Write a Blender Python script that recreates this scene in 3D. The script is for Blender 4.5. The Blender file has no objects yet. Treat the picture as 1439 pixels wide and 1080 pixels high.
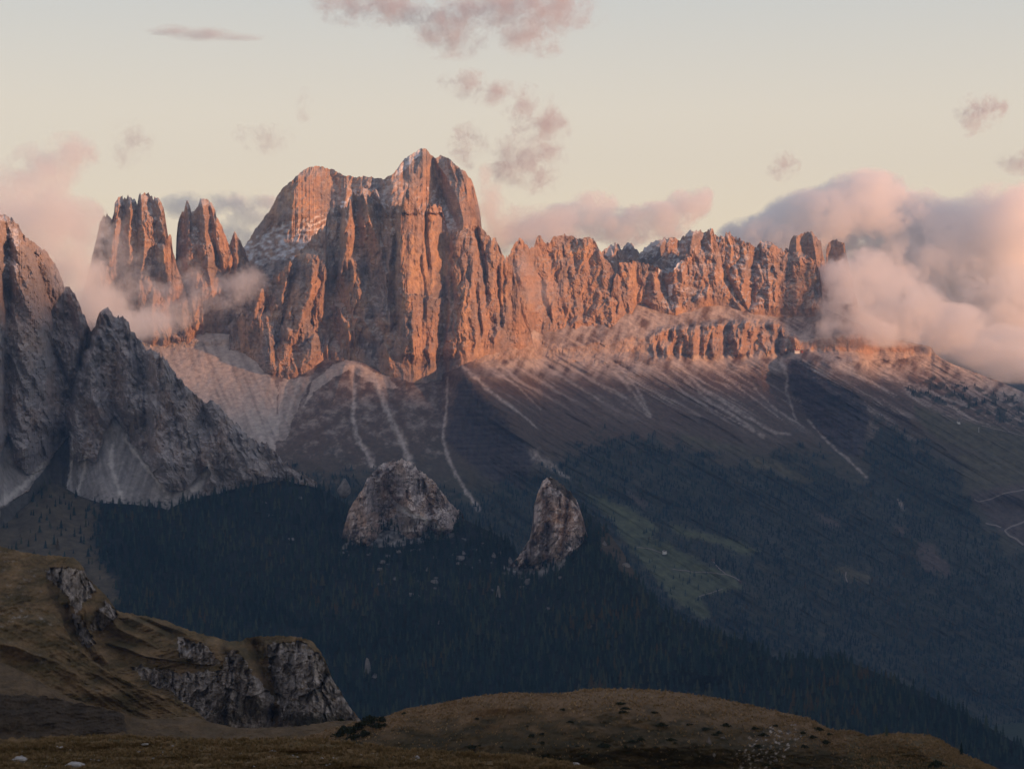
import bpy, bmesh, math, random
import numpy as np

# ------------------------------------------------------------------ switches
WITH_FOREST = True
WITH_CLOUDS = True
WITH_HAZE = True

# ------------------------------------------------------------------ camera, world, sun
SC = bpy.context.scene
COL = SC.collection
FPX = 2687.0            # focal length in pixels of the 1439 px wide photograph
CU, CV = 719.5, 540.0   # principal point; the horizon lies half way up

cam_data = bpy.data.cameras.new("camera")
cam_data.sensor_width = 36.0
cam_data.lens = 36.0 * FPX / 1439.0
cam_data.clip_start = 0.5
cam_data.clip_end = 120000.0
cam = bpy.data.objects.new("camera", cam_data)
COL.objects.link(cam)
cam.location = (0, 0, 0)
cam.rotation_euler = (math.radians(90), 0, 0)
SC.camera = cam

SUN_AZ = math.radians(116.0)   # clockwise from the view direction: to the right and a little behind
SUN_EL = math.radians(5.0)
SUN_DIR = np.array([math.sin(SUN_AZ) * math.cos(SUN_EL), math.cos(SUN_AZ) * math.cos(SUN_EL), math.sin(SUN_EL)])

world = bpy.data.worlds.new("World")
SC.world = world
world.use_nodes = True
nt = world.node_tree
nt.nodes.clear()
out = nt.nodes.new("ShaderNodeOutputWorld")
bg = nt.nodes.new("ShaderNodeBackground")
sky = nt.nodes.new("ShaderNodeTexSky")
sky.sky_type = 'NISHITA'
sky.sun_disc = False
sky.sun_elevation = SUN_EL
sky.sun_rotation = SUN_AZ
sky.altitude = 2400
sky.dust_density = 2.0
tc = nt.nodes.new("ShaderNodeTexCoord")
sep = nt.nodes.new("ShaderNodeSeparateXYZ")
ramp = nt.nodes.new("ShaderNodeValToRGB")
nt.links.new(tc.outputs["Generated"], sep.inputs[0])
nt.links.new(sep.outputs["Z"], ramp.inputs[0])
cr = ramp.color_ramp
stops = [(0.0, (6.0, 4.6, 3.6)), (0.04, (7.35, 5.9, 4.2)), (0.085, (7.8, 6.4, 4.5)), (0.14, (7.2, 6.3, 4.95)),
         (0.2, (5.75, 5.65, 5.2)), (0.34, (4.5, 4.6, 5.1)), (0.6, (3.15, 3.4, 4.3)), (1.0, (2.4, 2.75, 3.7))]
while len(cr.elements) > 1:
    cr.elements.remove(cr.elements[-1])
cr.elements[0].position = stops[0][0]
cr.elements[0].color = (*[c / 8 for c in stops[0][1]], 1)
for p, c in stops[1:]:
    e = cr.elements.new(p)
    e.color = (*[k / 8 for k in c], 1)
gain = nt.nodes.new("ShaderNodeVectorMath")
gain.operation = 'SCALE'
gain.inputs["Scale"].default_value = 7.4
nt.links.new(ramp.outputs[0], gain.inputs[0])
mix = nt.nodes.new("ShaderNodeMix")
mix.data_type = 'RGBA'
mix.inputs[0].default_value = 0.9
nt.links.new(sky.outputs[0], mix.inputs[6])
nt.links.new(gain.outputs[0], mix.inputs[7])
nt.links.new(mix.outputs[2], bg.inputs[0])
bg.inputs[1].default_value = 0.1
nt.links.new(bg.outputs[0], out.inputs[0])

sun_data = bpy.data.lights.new("sun", 'SUN')
sun_data.energy = 5.0
sun_data.angle = math.radians(1.1)
sun_data.color = (1.0, 0.46, 0.215)
sun = bpy.data.objects.new("sun", sun_data)
COL.objects.link(sun)
from mathutils import Vector
sun.rotation_euler = Vector(SUN_DIR).to_track_quat('Z', 'Y').to_euler()
sun.location = (3000, -2000, 2000)

SC.view_settings.view_transform = 'Standard'
SC.view_settings.look = 'None'
SC.view_settings.exposure = 0.46
SC.view_settings.gamma = 1.0
cy = SC.cycles
cy.max_bounces = 12
cy.diffuse_bounces = 2
cy.glossy_bounces = 1
cy.transparent_max_bounces = 8
cy.volume_bounces = 9
cy.volume_step_rate = 1.0
cy.volume_max_steps = 256
cy.use_denoising = True

# ------------------------------------------------------------------ noise
_tabs = {}
def _tab(seed):
    if seed not in _tabs:
        rs = np.random.RandomState(seed + 77)
        a = rs.rand(256, 256) * 2 * np.pi
        _tabs[seed] = (np.cos(a).astype(np.float32), np.sin(a).astype(np.float32))
    return _tabs[seed]

def perlin(x, y, seed=0):
    gx, gy = _tab(seed)
    xi = np.floor(x).astype(np.int64); yi = np.floor(y).astype(np.int64)
    xf = x - xi; yf = y - yi
    u = xf * xf * xf * (xf * (xf * 6 - 15) + 10); v = yf * yf * yf * (yf * (yf * 6 - 15) + 10)
    x0 = xi & 255; x1 = (xi + 1) & 255; y0 = yi & 255; y1 = (yi + 1) & 255
    n00 = gx[x0, y0] * xf + gy[x0, y0] * yf
    n10 = gx[x1, y0] * (xf - 1) + gy[x1, y0] * yf
    n01 = gx[x0, y1] * xf + gy[x0, y1] * (yf - 1)
    n11 = gx[x1, y1] * (xf - 1) + gy[x1, y1] * (yf - 1)
    a = n00 + u * (n10 - n00); b = n01 + u * (n11 - n01)
    return (a + v * (b - a)) * 1.41

def fbm(x, y, octv=4, seed=0, gain=0.5):
    s = 0; a = 1.0; t = 0
    for o in range(octv):
        s = s + a * perlin(x, y, seed + o * 13); t += a
        x, y = (x * 0.82 - y * 0.57) * 2.03 + 17.3, (x * 0.57 + y * 0.82) * 2.03 + 5.1; a *= gain
    return s / t

def ridged(x, y, octv=1, seed=0, gain=0.5):
    s = 0; a = 1.0; t = 0
    for o in range(octv):
        s = s + a * (1 - np.abs(perlin(x, y, seed + o * 13)) * 2.2); t += a
        x = x * 2.1 + 3.3; y = y * 2.1 + 9.1; a *= gain
    return s / t

_ftabs = {}
def facets(x, y, seed=0):
    """angular broken rock: every cell of a random mosaic is a plane with its own height and tilt"""
    if seed not in _ftabs:
        rs = np.random.RandomState(seed + 991)
        _ftabs[seed] = [rs.rand(128, 128).astype(np.float32) for _ in range(5)]
    jx, jy, hh, tx, ty = _ftabs[seed]
    xi = np.floor(x).astype(np.int64); yi = np.floor(y).astype(np.int64)
    best = np.full(np.shape(x), 9.0); val = np.zeros(np.shape(x))
    for dx in (-1, 0, 1):
        for dy in (-1, 0, 1):
            a = (xi + dx) & 127; b = (yi + dy) & 127
            ex = x - (xi + dx) - jx[a, b]; ey = y - (yi + dy) - jy[a, b]
            d = ex * ex + ey * ey
            v = hh[a, b] - 0.5 + (tx[a, b] - 0.5) * 1.6 * ex + (ty[a, b] - 0.5) * 1.2 * ey
            m = d < best
            best = np.where(m, d, best); val = np.where(m, v, val)
    return val

def pyramids(x, y, seed=0):
    """pointed buttresses: each falls away quickly above and to the sides and spreads out downwards"""
    if seed not in _ftabs:
        rs = np.random.RandomState(seed + 991)
        _ftabs[seed] = [rs.rand(128, 128).astype(np.float32) for _ in range(5)]
    jx, jy, hh, tx, ty = _ftabs[seed]
    xi = np.floor(x).astype(np.int64); yi = np.floor(y).astype(np.int64)
    val = np.full(np.shape(x), -9.0)
    for dx in (-1, 0, 1):
        for dy in (-2, -1, 0, 1):
            a = (xi + dx) & 127; b = (yi + dy) & 127
            ex = x - (xi + dx) - jx[a, b]; ey = y - (yi + dy) - jy[a, b]
            ax = ex + (tx[a, b] - 0.5) * 0.5 * ey
            v = 0.9 * hh[a, b] - np.abs(ax) * (0.9 + 0.9 * ty[a, b]) - np.where(ey < 0, -1.5 * ey, 0.33 * ey)
            val = np.maximum(val, v)
    return val + 0.15

def sst(a, b, x):
    t = np.clip((x - a) / (b - a), 0, 1)
    return t * t * (3 - 2 * t)

def curve(pts):
    p = np.array(pts, float)
    return lambda u: np.interp(u, p[:, 0], p[:, 1])

def polymask(U, V, poly, wob=0, seed=0, sc=14.0):
    if wob:
        U = U + wob * fbm(U / sc, V / sc, 3, seed + 301)
        V = V + wob * fbm(U / sc + 31, V / sc, 3, seed + 302)
    inside = np.zeros(U.shape, bool)
    n = len(poly)
    for i in range(n):
        x0, y0 = poly[i]; x1, y1 = poly[(i + 1) % n]
        if y0 == y1:
            continue
        c = ((V < y0) != (V < y1)) & (U < (x1 - x0) * (V - y0) / (y1 - y0) + x0)
        inside ^= c
    return inside.astype(np.float32)

def linemask(U, V, pts, w0, w1=None, wob=1.5, seed=0):
    """soft mask of a polyline whose half-width goes from w0 to w1"""
    if w1 is None:
        w1 = w0
    Uw = U + wob * fbm(U / 9, V / 9, 3, seed + 401)
    Vw = V + wob * fbm(U / 9 + 40, V / 9, 3, seed + 402)
    best = np.zeros(U.shape, np.float32)
    wn = np.clip(0.95 + 1.1 * fbm(U / 13, V / 13, 3, seed + 403), 0.3, 1.7)
    n = len(pts) - 1
    for i in range(n):
        (x0, y0), (x1, y1) = pts[i], pts[i + 1]
        dx, dy = x1 - x0, y1 - y0
        t = np.clip(((Uw - x0) * dx + (Vw - y0) * dy) / (dx * dx + dy * dy), 0, 1)
        d = np.hypot(Uw - x0 - t * dx, Vw - y0 - t * dy)
        w = (w0 + (w1 - w0) * (i + t) / n) * wn
        best = np.maximum(best, np.clip(1.25 - d / w, 0, 1).astype(np.float32))
    return best

def ridges(U, V, lst, warp=4, seed=0, sc=30.0):
    """relief towards the viewer: sharp aretes with their own left and right flanks"""
    Uw = U + warp * fbm(U / sc, V / (sc * 1.3), 3, seed + 501)
    o = np.zeros(U.shape)
    for pts, A, wl, wr in lst:
        p = np.array(pts, float)
        v0, v1 = p[0, 1], p[-1, 1]
        uk = np.interp(V, p[:, 1], p[:, 0])
        d = Uw - uk
        g = 0.55 + 0.75 * np.clip((V - v0) / (v1 - v0 + 1e-6), 0, 1)
        w = np.where(d < 0, wl, wr) * g
        h = A * np.clip(1 - np.abs(d) / w, 0, 1)
        h = h * sst(v0 - 7, v0 + 9, V) * (1 - sst(v1 - 12, v1 + 22, V))
        o = np.maximum(o, h)
    return o

def gullies(U, V, lst, warp=3, seed=0):
    Uw = U + warp * fbm(U / 14, V / 20, 3, seed + 601)
    o = np.zeros(U.shape)
    for pts, A, w in lst:
        p = np.array(pts, float)
        uk = np.interp(V, p[:, 1], p[:, 0])
        h = A * np.clip(1 - np.abs(Uw - uk) / w, 0, 1)
        h = h * sst(p[0, 1] - 8, p[0, 1] + 6, V) * (1 - sst(p[-1, 1] - 10, p[-1, 1] + 14, V))
        o = np.maximum(o, h)
    return o

def flutes(U, V, seed, k=1.0, st=5.0, lean=0.0):
    """ribs and cracks of a rock wall, several sizes, in metres"""
    Ul = U + lean * V
    w = 20 * fbm(U / 60, V / 70, 3, seed + 1) + 5 * fbm(U / 14, V / 18, 3, seed + 21)
    m1 = np.clip(0.55 + 1.6 * fbm(U / 70, V / 60, 3, seed + 22), 0.05, 1.3)
    m2 = np.clip(0.6 + 1.6 * fbm(U / 34, V / 40, 3, seed + 23), 0.1, 1.3)
    ws = 2.5 * fbm(U / 7, V / 9, 3, seed + 24)
    Uw, Vw = Ul + 0.7 * w + ws, V + 6 * fbm(U / 30, V / 30, 3, seed + 25) + ws
    o = 17 * m1 * ridged((Ul + w) / 41, V / (41 * st), 1, seed + 2)
    o += 8 * m2 * ridged((Ul + w) / 17, V / (17 * st * 0.8), 1, seed + 3)
    o += 44 * pyramids(Uw / 31, Vw / (31 * (0.5 + 0.34 * st)), seed + 31)
    o += 25 * pyramids(Uw / 14, Vw / (14 * (0.5 + 0.32 * st)), seed + 32)
    o += 12 * pyramids(Uw / 6.5, Vw / (6.5 * (0.5 + 0.28 * st)), seed + 33)
    o += 5.5 * facets(Uw / 9, Vw / (9 * (0.5 + 0.15 * st)), seed + 35)
    o += 4.4 * facets(Uw / 3.3, Vw / (3.3 * (0.5 + 0.15 * st)), seed + 34)
    o += 4.0 * m1 * ridged((U + 0.55 * V) / 13, (V - 0.3 * U) / 44, 2, seed + 8)
    o += 9 * fbm(U / 20, V / 20, 6, seed + 6, 0.65)
    o += 4 * fbm(U / 45, V / 5.0, 3, seed + 7)
    return o * k

# ------------------------------------------------------------------ objects
def px(u, v, r):
    return ((u - CU) / FPX * r, r, (CV - v) / FPX * r)

def tag(o, label=None, cat=None, group=None, kind=None):
    if label: o["label"] = label
    if cat: o["category"] = cat
    if group: o["group"] = group
    if kind: o["kind"] = kind
    return o

def grid_mesh(name, P, C, mat, smooth):
    """P, C: arrays (rows, cols, 3)"""
    nr, nc = P.shape[:2]
    idx = np.arange(nr * nc).reshape(nr, nc)
    q = np.stack([idx[:-1, :-1], idx[:-1, 1:], idx[1:, 1:], idx[1:, :-1]], -1).reshape(-1, 4)
    return raw_mesh(name, P.reshape(-1, 3), q, C.reshape(-1, 3), mat, smooth)

def raw_mesh(name, verts, quads, cols, mat, smooth):
    me = bpy.data.meshes.new(name)
    nv, nf, k = len(verts), len(quads), quads.shape[1]
    me.vertices.add(nv)
    me.vertices.foreach_set("co", np.ascontiguousarray(verts, np.float32).ravel())
    me.loops.add(nf * k)
    me.loops.foreach_set("vertex_index", np.ascontiguousarray(quads, np.int32).ravel())
    me.polygons.add(nf)
    me.polygons.foreach_set("loop_start", np.arange(0, nf * k, k, dtype=np.int32))
    me.polygons.foreach_set("use_smooth", np.full(nf, smooth, bool))
    me.update(calc_edges=True)
    if cols is not None:
        a = me.color_attributes.new("Col", 'FLOAT_COLOR', 'POINT')
        c4 = np.ones((nv, 4), np.float32)
        c4[:, :3] = cols
        a.data.foreach_set("color", c4.ravel())
    me.materials.append(mat)
    o = bpy.data.objects.new(name, me)
    COL.objects.link(o)
    return o

def ground_mat(name, scale, bump, var=0.35, rough=0.95, detail=6.0, fine=None):
    """vertex colour of the ground itself, broken up by noise in colour and bump"""
    m = bpy.data.materials.new(name)
    m.use_nodes = True
    n = m.node_tree.nodes; l = m.node_tree.links
    b = n["Principled BSDF"]
    b.inputs["Roughness"].default_value = rough
    b.inputs["Specular IOR Level"].default_value = 0.1
    at = n.new("ShaderNodeAttribute"); at.attribute_name = "Col"
    t = n.new("ShaderNodeTexCoord")
    no = n.new("ShaderNodeTexNoise")
    no.inputs["Scale"].default_value = scale
    no.inputs["Detail"].default_value = detail
    no.inputs["Roughness"].default_value = 0.65
    l.new(t.outputs["Object"], no.inputs["Vector"])
    if fine:
        nf = n.new("ShaderNodeTexNoise"); nf.inputs["Scale"].default_value = fine; nf.inputs["Detail"].default_value = 5.0; nf.inputs["Roughness"].default_value = 0.75
        l.new(t.outputs["Object"], nf.inputs["Vector"])
        ad = n.new("ShaderNodeMath"); ad.operation = 'ADD'; l.new(no.outputs[0], ad.inputs[0]); l.new(nf.outputs[0], ad.inputs[1])
        hf_ = n.new("ShaderNodeMath"); hf_.operation = 'MULTIPLY'; hf_.inputs[1].default_value = 0.5; l.new(ad.outputs[0], hf_.inputs[0])
        height = hf_.outputs[0]
    else:
        height = no.outputs[0]
    mr = n.new("ShaderNodeMapRange")
    mr.inputs[1].default_value = 0.3; mr.inputs[2].default_value = 0.7
    mr.inputs[3].default_value = 1 - var; mr.inputs[4].default_value = 1 + var
    l.new(height, mr.inputs[0])
    vm = n.new("ShaderNodeVectorMath"); vm.operation = 'SCALE'
    l.new(at.outputs["Color"], vm.inputs[0]); l.new(mr.outputs[0], vm.inputs["Scale"])
    l.new(vm.outputs[0], b.inputs["Base Color"])
    if bump:
        bp = n.new("ShaderNodeBump")
        bp.inputs["Strength"].default_value = 0.8
        bp.inputs["Distance"].default_value = bump
        l.new(height, bp.inputs["Height"])
        l.new(bp.outputs[0], b.inputs["Normal"])
    return m

M_ROCK = ground_mat("far_rock", 0.06, 7.0, 0.28)
M_SLOPE = ground_mat("far_slope", 0.05, 5.0, 0.3)
M_NEAR = ground_mat("near_hillside", 0.2, 1.8, 0.55, fine=1.3)
M_TURF = ground_mat("alpine_turf", 0.6, 0.5, 0.6, detail=8.0, fine=5.0)

def softpoly(U, V, poly, wob, seed, sc=16.0):
    return (polymask(U, V, poly, wob * 0.6, seed, sc * 0.6) + polymask(U, V, poly, wob, seed + 1000, sc) + polymask(U, V, poly, wob * 1.5, seed + 2000, sc * 1.5) + polymask(U, V, poly, wob * 1.2, seed + 3000, sc * 0.4)) / 4

class Sheet:
    """A piece of mountain: for every bearing u the slope is followed up from its foot to its crest
    (slope angle in degrees), relief is added towards the viewer, and the far side falls away behind the crest."""
    def __init__(s, name, u0, u1, du, nrow, crest, foot, rfoot, alpha, relief, color, mat,
                 smooth=False, jag=0.0, jseed=0, back=60.0, bslope=60.0, label=None, blur=9, jsc=6.0, bury=0.0, build=True):
        us = np.arange(u0, u1 + du, du)
        s.us = us
        s.vc = crest(us)
        if jag:
            s.vc = s.vc + jag * (fbm(us / jsc, us * 0 + 0.5, 4, jseed, 0.6) * 2.0 - 1.6 * facets(us / (jsc * 0.9), us * 0 + 0.3, jseed + 5) - 0.8 * facets(us / (jsc * 0.45), us * 0 + 0.3, jseed + 6))
        s.vf = np.maximum(foot(us) + bury, s.vc + 1.0)
        S = np.linspace(0, 1, nrow)[:, None] * np.ones(len(us))[None]
        U = np.ones(nrow)[:, None] * us[None]
        V = s.vf[None] + S * (s.vc - s.vf)[None]
        al = alpha(U, V, S) if callable(alpha) else np.full(U.shape, float(alpha))
        if blur > 1:
            k = np.ones(blur) / blur
            pad = blur // 2
            ap = np.pad(al, ((0, 0), (pad, pad)), mode='edge')
            cs = np.cumsum(np.pad(ap, ((0, 0), (1, 0))), 1)
            al = (cs[:, blur:] - cs[:, :-blur]) / blur
        ta = np.tan(np.radians(al))
        R = np.zeros(U.shape)
        R[0] = rfoot(us) if callable(rfoot) else float(rfoot)
        for j in range(1, nrow):
            dv = V[j - 1] - V[j]
            den = np.maximum(ta[j] - (CV - V[j]) / FPX, 0.06)
            R[j] = R[j - 1] + R[j - 1] * dv / FPX / den
        s.R0 = R
        R = R - relief(U, V, S) if relief else R
        s.U, s.V, s.R, s.nrow, s.du, s.u0 = U, V, R, nrow, du, us[0]
        if not build:
            return
        P = np.stack([(U - CU) / FPX * R, R, (CV - V) / FPX * R], -1)
        gu = np.gradient(P, axis=1); gv = np.gradient(P, axis=0)
        N = np.cross(gu, gv)
        N /= np.linalg.norm(N, axis=-1, keepdims=True) + 1e-9
        N *= np.sign(-N[..., 1:2] + 1e-9)
        s.N = N
        C = color(U, V, S, N)
        if mat in (M_ROCK,):
            pass
        nb = 6
        Pb = []; Cb = []
        for k in range(1, nb + 1):
            d = back * k * k / 3.0
            q = P[-1].copy()
            q[:, 0] *= (q[:, 1] + d) / q[:, 1]
            q[:, 1] += d
            q[:, 2] -= d * math.tan(math.radians(bslope)) * (0.35 + 0.65 * k / nb)
            Pb.append(q); Cb.append(C[-1])
        P = np.concatenate([P, np.array(Pb)]); C = np.concatenate([C, np.array(Cb)])
        s.obj = grid_mesh(name, P, C, mat, smooth)
        tag(s.obj, label=label, kind="structure")

    def _at(s, A, u, v):
        u = np.asarray(u, float); v = np.asarray(v, float)
        fi = np.clip((u - s.u0) / s.du, 0, len(s.us) - 1.001)
        i = fi.astype(int); t = fi - i
        o = 0
        for ii, w in ((i, 1 - t), (i + 1, t)):
            fj = np.clip((s.vf[ii] - v) / (s.vf[ii] - s.vc[ii]) * (s.nrow - 1), 0, s.nrow - 1.001)
            j = fj.astype(int); q = fj - j
            o = o + w * (A[j, ii] * (1 - q) + A[j + 1, ii] * q)
        return o
    def r(s, u, v): return s._at(s.R, u, v)
    def r0(s, u, v): return s._at(s.R0, u, v)
    def crest(s, u): return np.interp(u, s.us, s.vc)

def lerp(a, b, t):
    return a + (b - a) * t[..., None]

def c3(U, c):
    return np.ones(U.shape + (1,)) * np.array(c, float)

ROCK_GREY = (0.225, 0.182, 0.165)
ROCK_WARM = (0.365, 0.228, 0.150)
ROCK_OCHRE = (0.54, 0.335, 0.18)
SCREE = (0.46, 0.380, 0.325)
SNOW = (0.74, 0.76, 0.80)
GRASS_BROWN = (0.122, 0.078, 0.055)
GRASS_OLIVE = (0.070, 0.060, 0.038)
FOREST_FLOOR = (0.016, 0.019, 0.018)
SHALE = (0.062, 0.047, 0.044)

def rock_color(U, V, N, seed, warm=0.5, ochre=0.4, snow=0.0, snowline=None):
    n1 = fbm(U / 30, V / 50, 4, seed + 11) * 1.6
    C = lerp(c3(U, ROCK_GREY), c3(U, ROCK_WARM), np.clip(warm + n1, 0, 1))
    st = fbm(U / 6, V / 60, 3, seed + 12) * 1.6
    C = C * (1 + 0.22 * st)[..., None]
    ban = fbm(U / 90 + V * 0.004, V / 5.5, 3, seed + 13)
    C = C * (1 + 0.22 * ban)[..., None]
    oc = np.clip((fbm(U / 22, V / 34, 4, seed + 14) * 2.2 - 0.35) * 2, 0, 1) * ochre
    C = lerp(C, c3(U, ROCK_OCHRE), oc)
    led = sst(0.5, 0.72, N[..., 2])
    C = lerp(C, c3(U, SCREE), led * 0.55)
    if snow:
        sm = sst(0.42, 0.62, N[..., 2] + 0.35 * fbm(U / 7, V / 5, 4, seed + 15)) * snow
        if snowline is not None:
            sm = sm * snowline
        C = lerp(C, c3(U, SNOW), np.clip(sm, 0, 0.9))
    return np.clip(C, 0.01, 0.85)

# ================================================================== the big mountain side
F_CREST = curve([(-200, 470), (170, 462), (200, 462), (330, 470), (345, 470), (400, 480), (490, 486), (560, 478), (640, 470), (700, 452), (742, 440),
                 (800, 435), (850, 425), (890, 398), (960, 412), (1020, 405), (1070, 420), (1130, 428), (1165, 436), (1200, 452), (1250, 474), (1309, 487), (1313, 495),
                 (1322, 503), (1340, 512), (1375, 525), (1405, 536), (1439, 551), (1480, 566), (1600, 610), (1750, 660)])
F_FOOT = curve([(-200, 985), (900, 985), (1150, 1000), (1439, 1090), (1750, 1230)])
BAND_T = curve([(600, 478), (640, 474), (700, 476), (742, 476), (800, 488), (860, 477), (910, 474), (925, 465), (960, 461), (1000, 456), (1060, 452), (1095, 455), (1112, 472), (1125, 480),
                (1150, 474), (1200, 468), (1250, 476), (1312, 488), (1330, 508), (1750, 655)])
BAND_B = curve([(600, 486), (640, 508), (700, 505), (742, 502), (800, 508), (860, 507), (910, 505), (925, 499), (960, 498), (1000, 498), (1060, 496), (1095, 495), (1112, 493), (1125, 489),
                (1150, 496), (1200, 506), (1250, 505), (1312, 498), (1330, 509), (1750, 656)])
SHALE1 = [(640, 545), (652, 528), (668, 545), (700, 580), (735, 618), (752, 645), (735, 690), (700, 680), (660, 650), (628, 620)]
SHALE2 = [(1106, 505), (1128, 505), (1150, 530), (1205, 555), (1222, 580), (1212, 640), (1180, 635), (1150, 605), (1128, 575), (1112, 545)]

def f_alpha(U, V, S):
    bt, bb = BAND_T(U), BAND_B(U)
    wob = 5 * fbm(U / 18, V / 18, 3, 31)
    a = np.where(V < bt + wob, 35.0, np.where(V < bb + wob, 63.0, 31.0))
    w = sst(560, 760, V + 0.10 * (U - 1000))
    a = np.where(V > bb + wob, 32 - 7 * w, a)
    a = a + 14 * np.maximum(polymask(U, V, SHALE1, 8, 3), polymask(U, V, SHALE2, 8, 4))
    return a

SPURS = [
    ([(648, 522), (690, 565), (730, 605), (770, 645), (830, 700)], 85, 60, 420),
    ([(1118, 500), (1165, 530), (1215, 556), (1290, 590), (1360, 640), (1430, 700)], 130, 140, 420),
    ([(487, 505), (470, 560), (450, 640), (430, 690)], 70, 60, 100),
    ([(900, 500), (1000, 560), (1100, 620), (1200, 690), (1330, 800), (1439, 880)], 60, 300, 120),
    ([(830, 690), (900, 740), (1000, 800), (1120, 880), (1240, 960)], 60, 200, 200),
]
RAVINES = [
    ([(1104, 498), (1112, 545), (1132, 590), (1170, 625), (1215, 668), (1270, 715)], 55, 40),
    ([(632, 530), (628, 570), (622, 615), (632, 650), (665, 705)], 35, 26),
    ([(535, 515), (545, 560), (560, 600), (575, 650)], 12, 10),
    ([(498, 515), (497, 570), (505, 620), (524, 655)], 12, 9),
    ([(408, 520), (395, 560), (388, 620)], 25, 24),
]
def f_relief(U, V, S):
    o = ridges(U, V, SPURS, 10, 41, 60)
    o -= gullies(U, V, RAVINES, 4, 42)
    t = U * 0.50 - V * 0.86       # across the fall line of the long streaked slope
    s_ = U * 0.86 + V * 0.50
    slope = sst(495, 515, V) * sst(640, 720, U)
    rib = np.clip(0.6 + 1.8 * fbm(U / 70, V / 60, 3, 49), 0.1, 1.4) * 16 * ridged((t + 16 * fbm(s_ / 80, t / 40, 3, 43)) / 27, s_ / 260, 1, 44) + 7 * ridged(t / 9, s_ / 130, 1, 45) + 3 * ridged(t / 4, s_ / 60, 1, 46)
    o += 1.5 * slope * rib * (1 - 0.4 * sst(600, 800, V))
    up = 1 - slope
    fall = 0.2 + 0.6 * sst(680, 760, U)
    o += up * ((0.9 + 1.3 * sst(640, 740, U)) * ridged((U - fall * V * 1.2) / 13, V / 90, 2, 47) + 3 * fbm(U / 12, V / 12, 5, 48, 0.6))
    bt, bb = BAND_T(U), BAND_B(U)
    band = sst(bt - 8, bt + 3, V) * (1 - sst(bb - 2, bb + 10, V))
    strong = sst(900, 925, U) * (1 - sst(1115, 1130, U)) * 1.3 + 0.35
    lw = 1 - sst(890, 925, U)
    o += band * lw * (9 * fbm(U / 11, V / 7, 6, 57, 0.68) + 5 * facets(U / 5, V / 7, 58))
    o += band * strong * (1 - lw) * (flutes(U, V, 50, 0.6, 3) + 18 * ridged((U + 26 * fbm(U / 50, V / 60, 3, 55)) / 23, V / 160, 1, 56) + 42 * pyramids((U + 5 * fbm(U / 20, V / 20, 3, 155)) / 26, (V - bt) / 62, 156))
    sh = np.maximum(softpoly(U, V, SHALE1, 14, 3), softpoly(U, V, SHALE2, 14, 4))
    o += sh * (10 * ridged(U / 11, V / 40, 2, 52) + 5 * fbm(U / 40, V / 4, 2, 53))
    o += 14 * fbm(U / 60, V / 50, 4, 54)
    o += 42 * sst(600, 700, V) * ridged((t + 10 * fbm(U / 60, V / 60, 3, 59)) / 62, s_ / 420, 2, 60)
    return o

def noisy_edge(x, U, V, a, sc, seed):
    return x + a * fbm(U / sc, V / sc, 4, seed)

MEADOWS = [
    [(812, 690), (850, 700), (905, 725), (925, 742), (915, 755), (940, 765), (985, 790), (1010, 800), (1035, 812), (1045, 825), (1020, 830), (985, 838), (1000, 870), (985, 868), (940, 838), (912, 800), (885, 770), (855, 725)],
    [(938, 735), (985, 748), (1035, 760), (1070, 775), (1045, 778), (1000, 762), (955, 750)],
    [(1040, 640), (1085, 645), (1120, 665), (1145, 675), (1130, 680), (1085, 662), (1055, 655)],
    [(945, 610), (985, 615), (1040, 628), (1060, 640), (1010, 632), (960, 622)],
    [(1170, 800), (1190, 795), (1225, 812), (1220, 822), (1195, 815)],
    [(1280, 565), (1330, 585), (1400, 600), (1500, 625), (1500, 650), (1439, 648), (1390, 640), (1340, 625), (1300, 605)],
    [(1350, 640), (1439, 640), (1500, 640), (1500, 680), (1439, 690), (1400, 700), (1360, 690)],
]
CLEARINGS = [
    [(1290, 760), (1310, 765), (1332, 790), (1335, 810), (1300, 800), (1285, 785)],
    [(1360, 690), (1439, 680), (1520, 690), (1520, 770), (1439, 765), (1405, 745), (1375, 715)],
    [(1255, 735), (1275, 745), (1270, 752), (1258, 748)],
    [(1145, 720), (1175, 730), (1180, 740), (1155, 735)],
    [(880, 685), (900, 700), (915, 712), (905, 714), (888, 702)],
]
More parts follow.
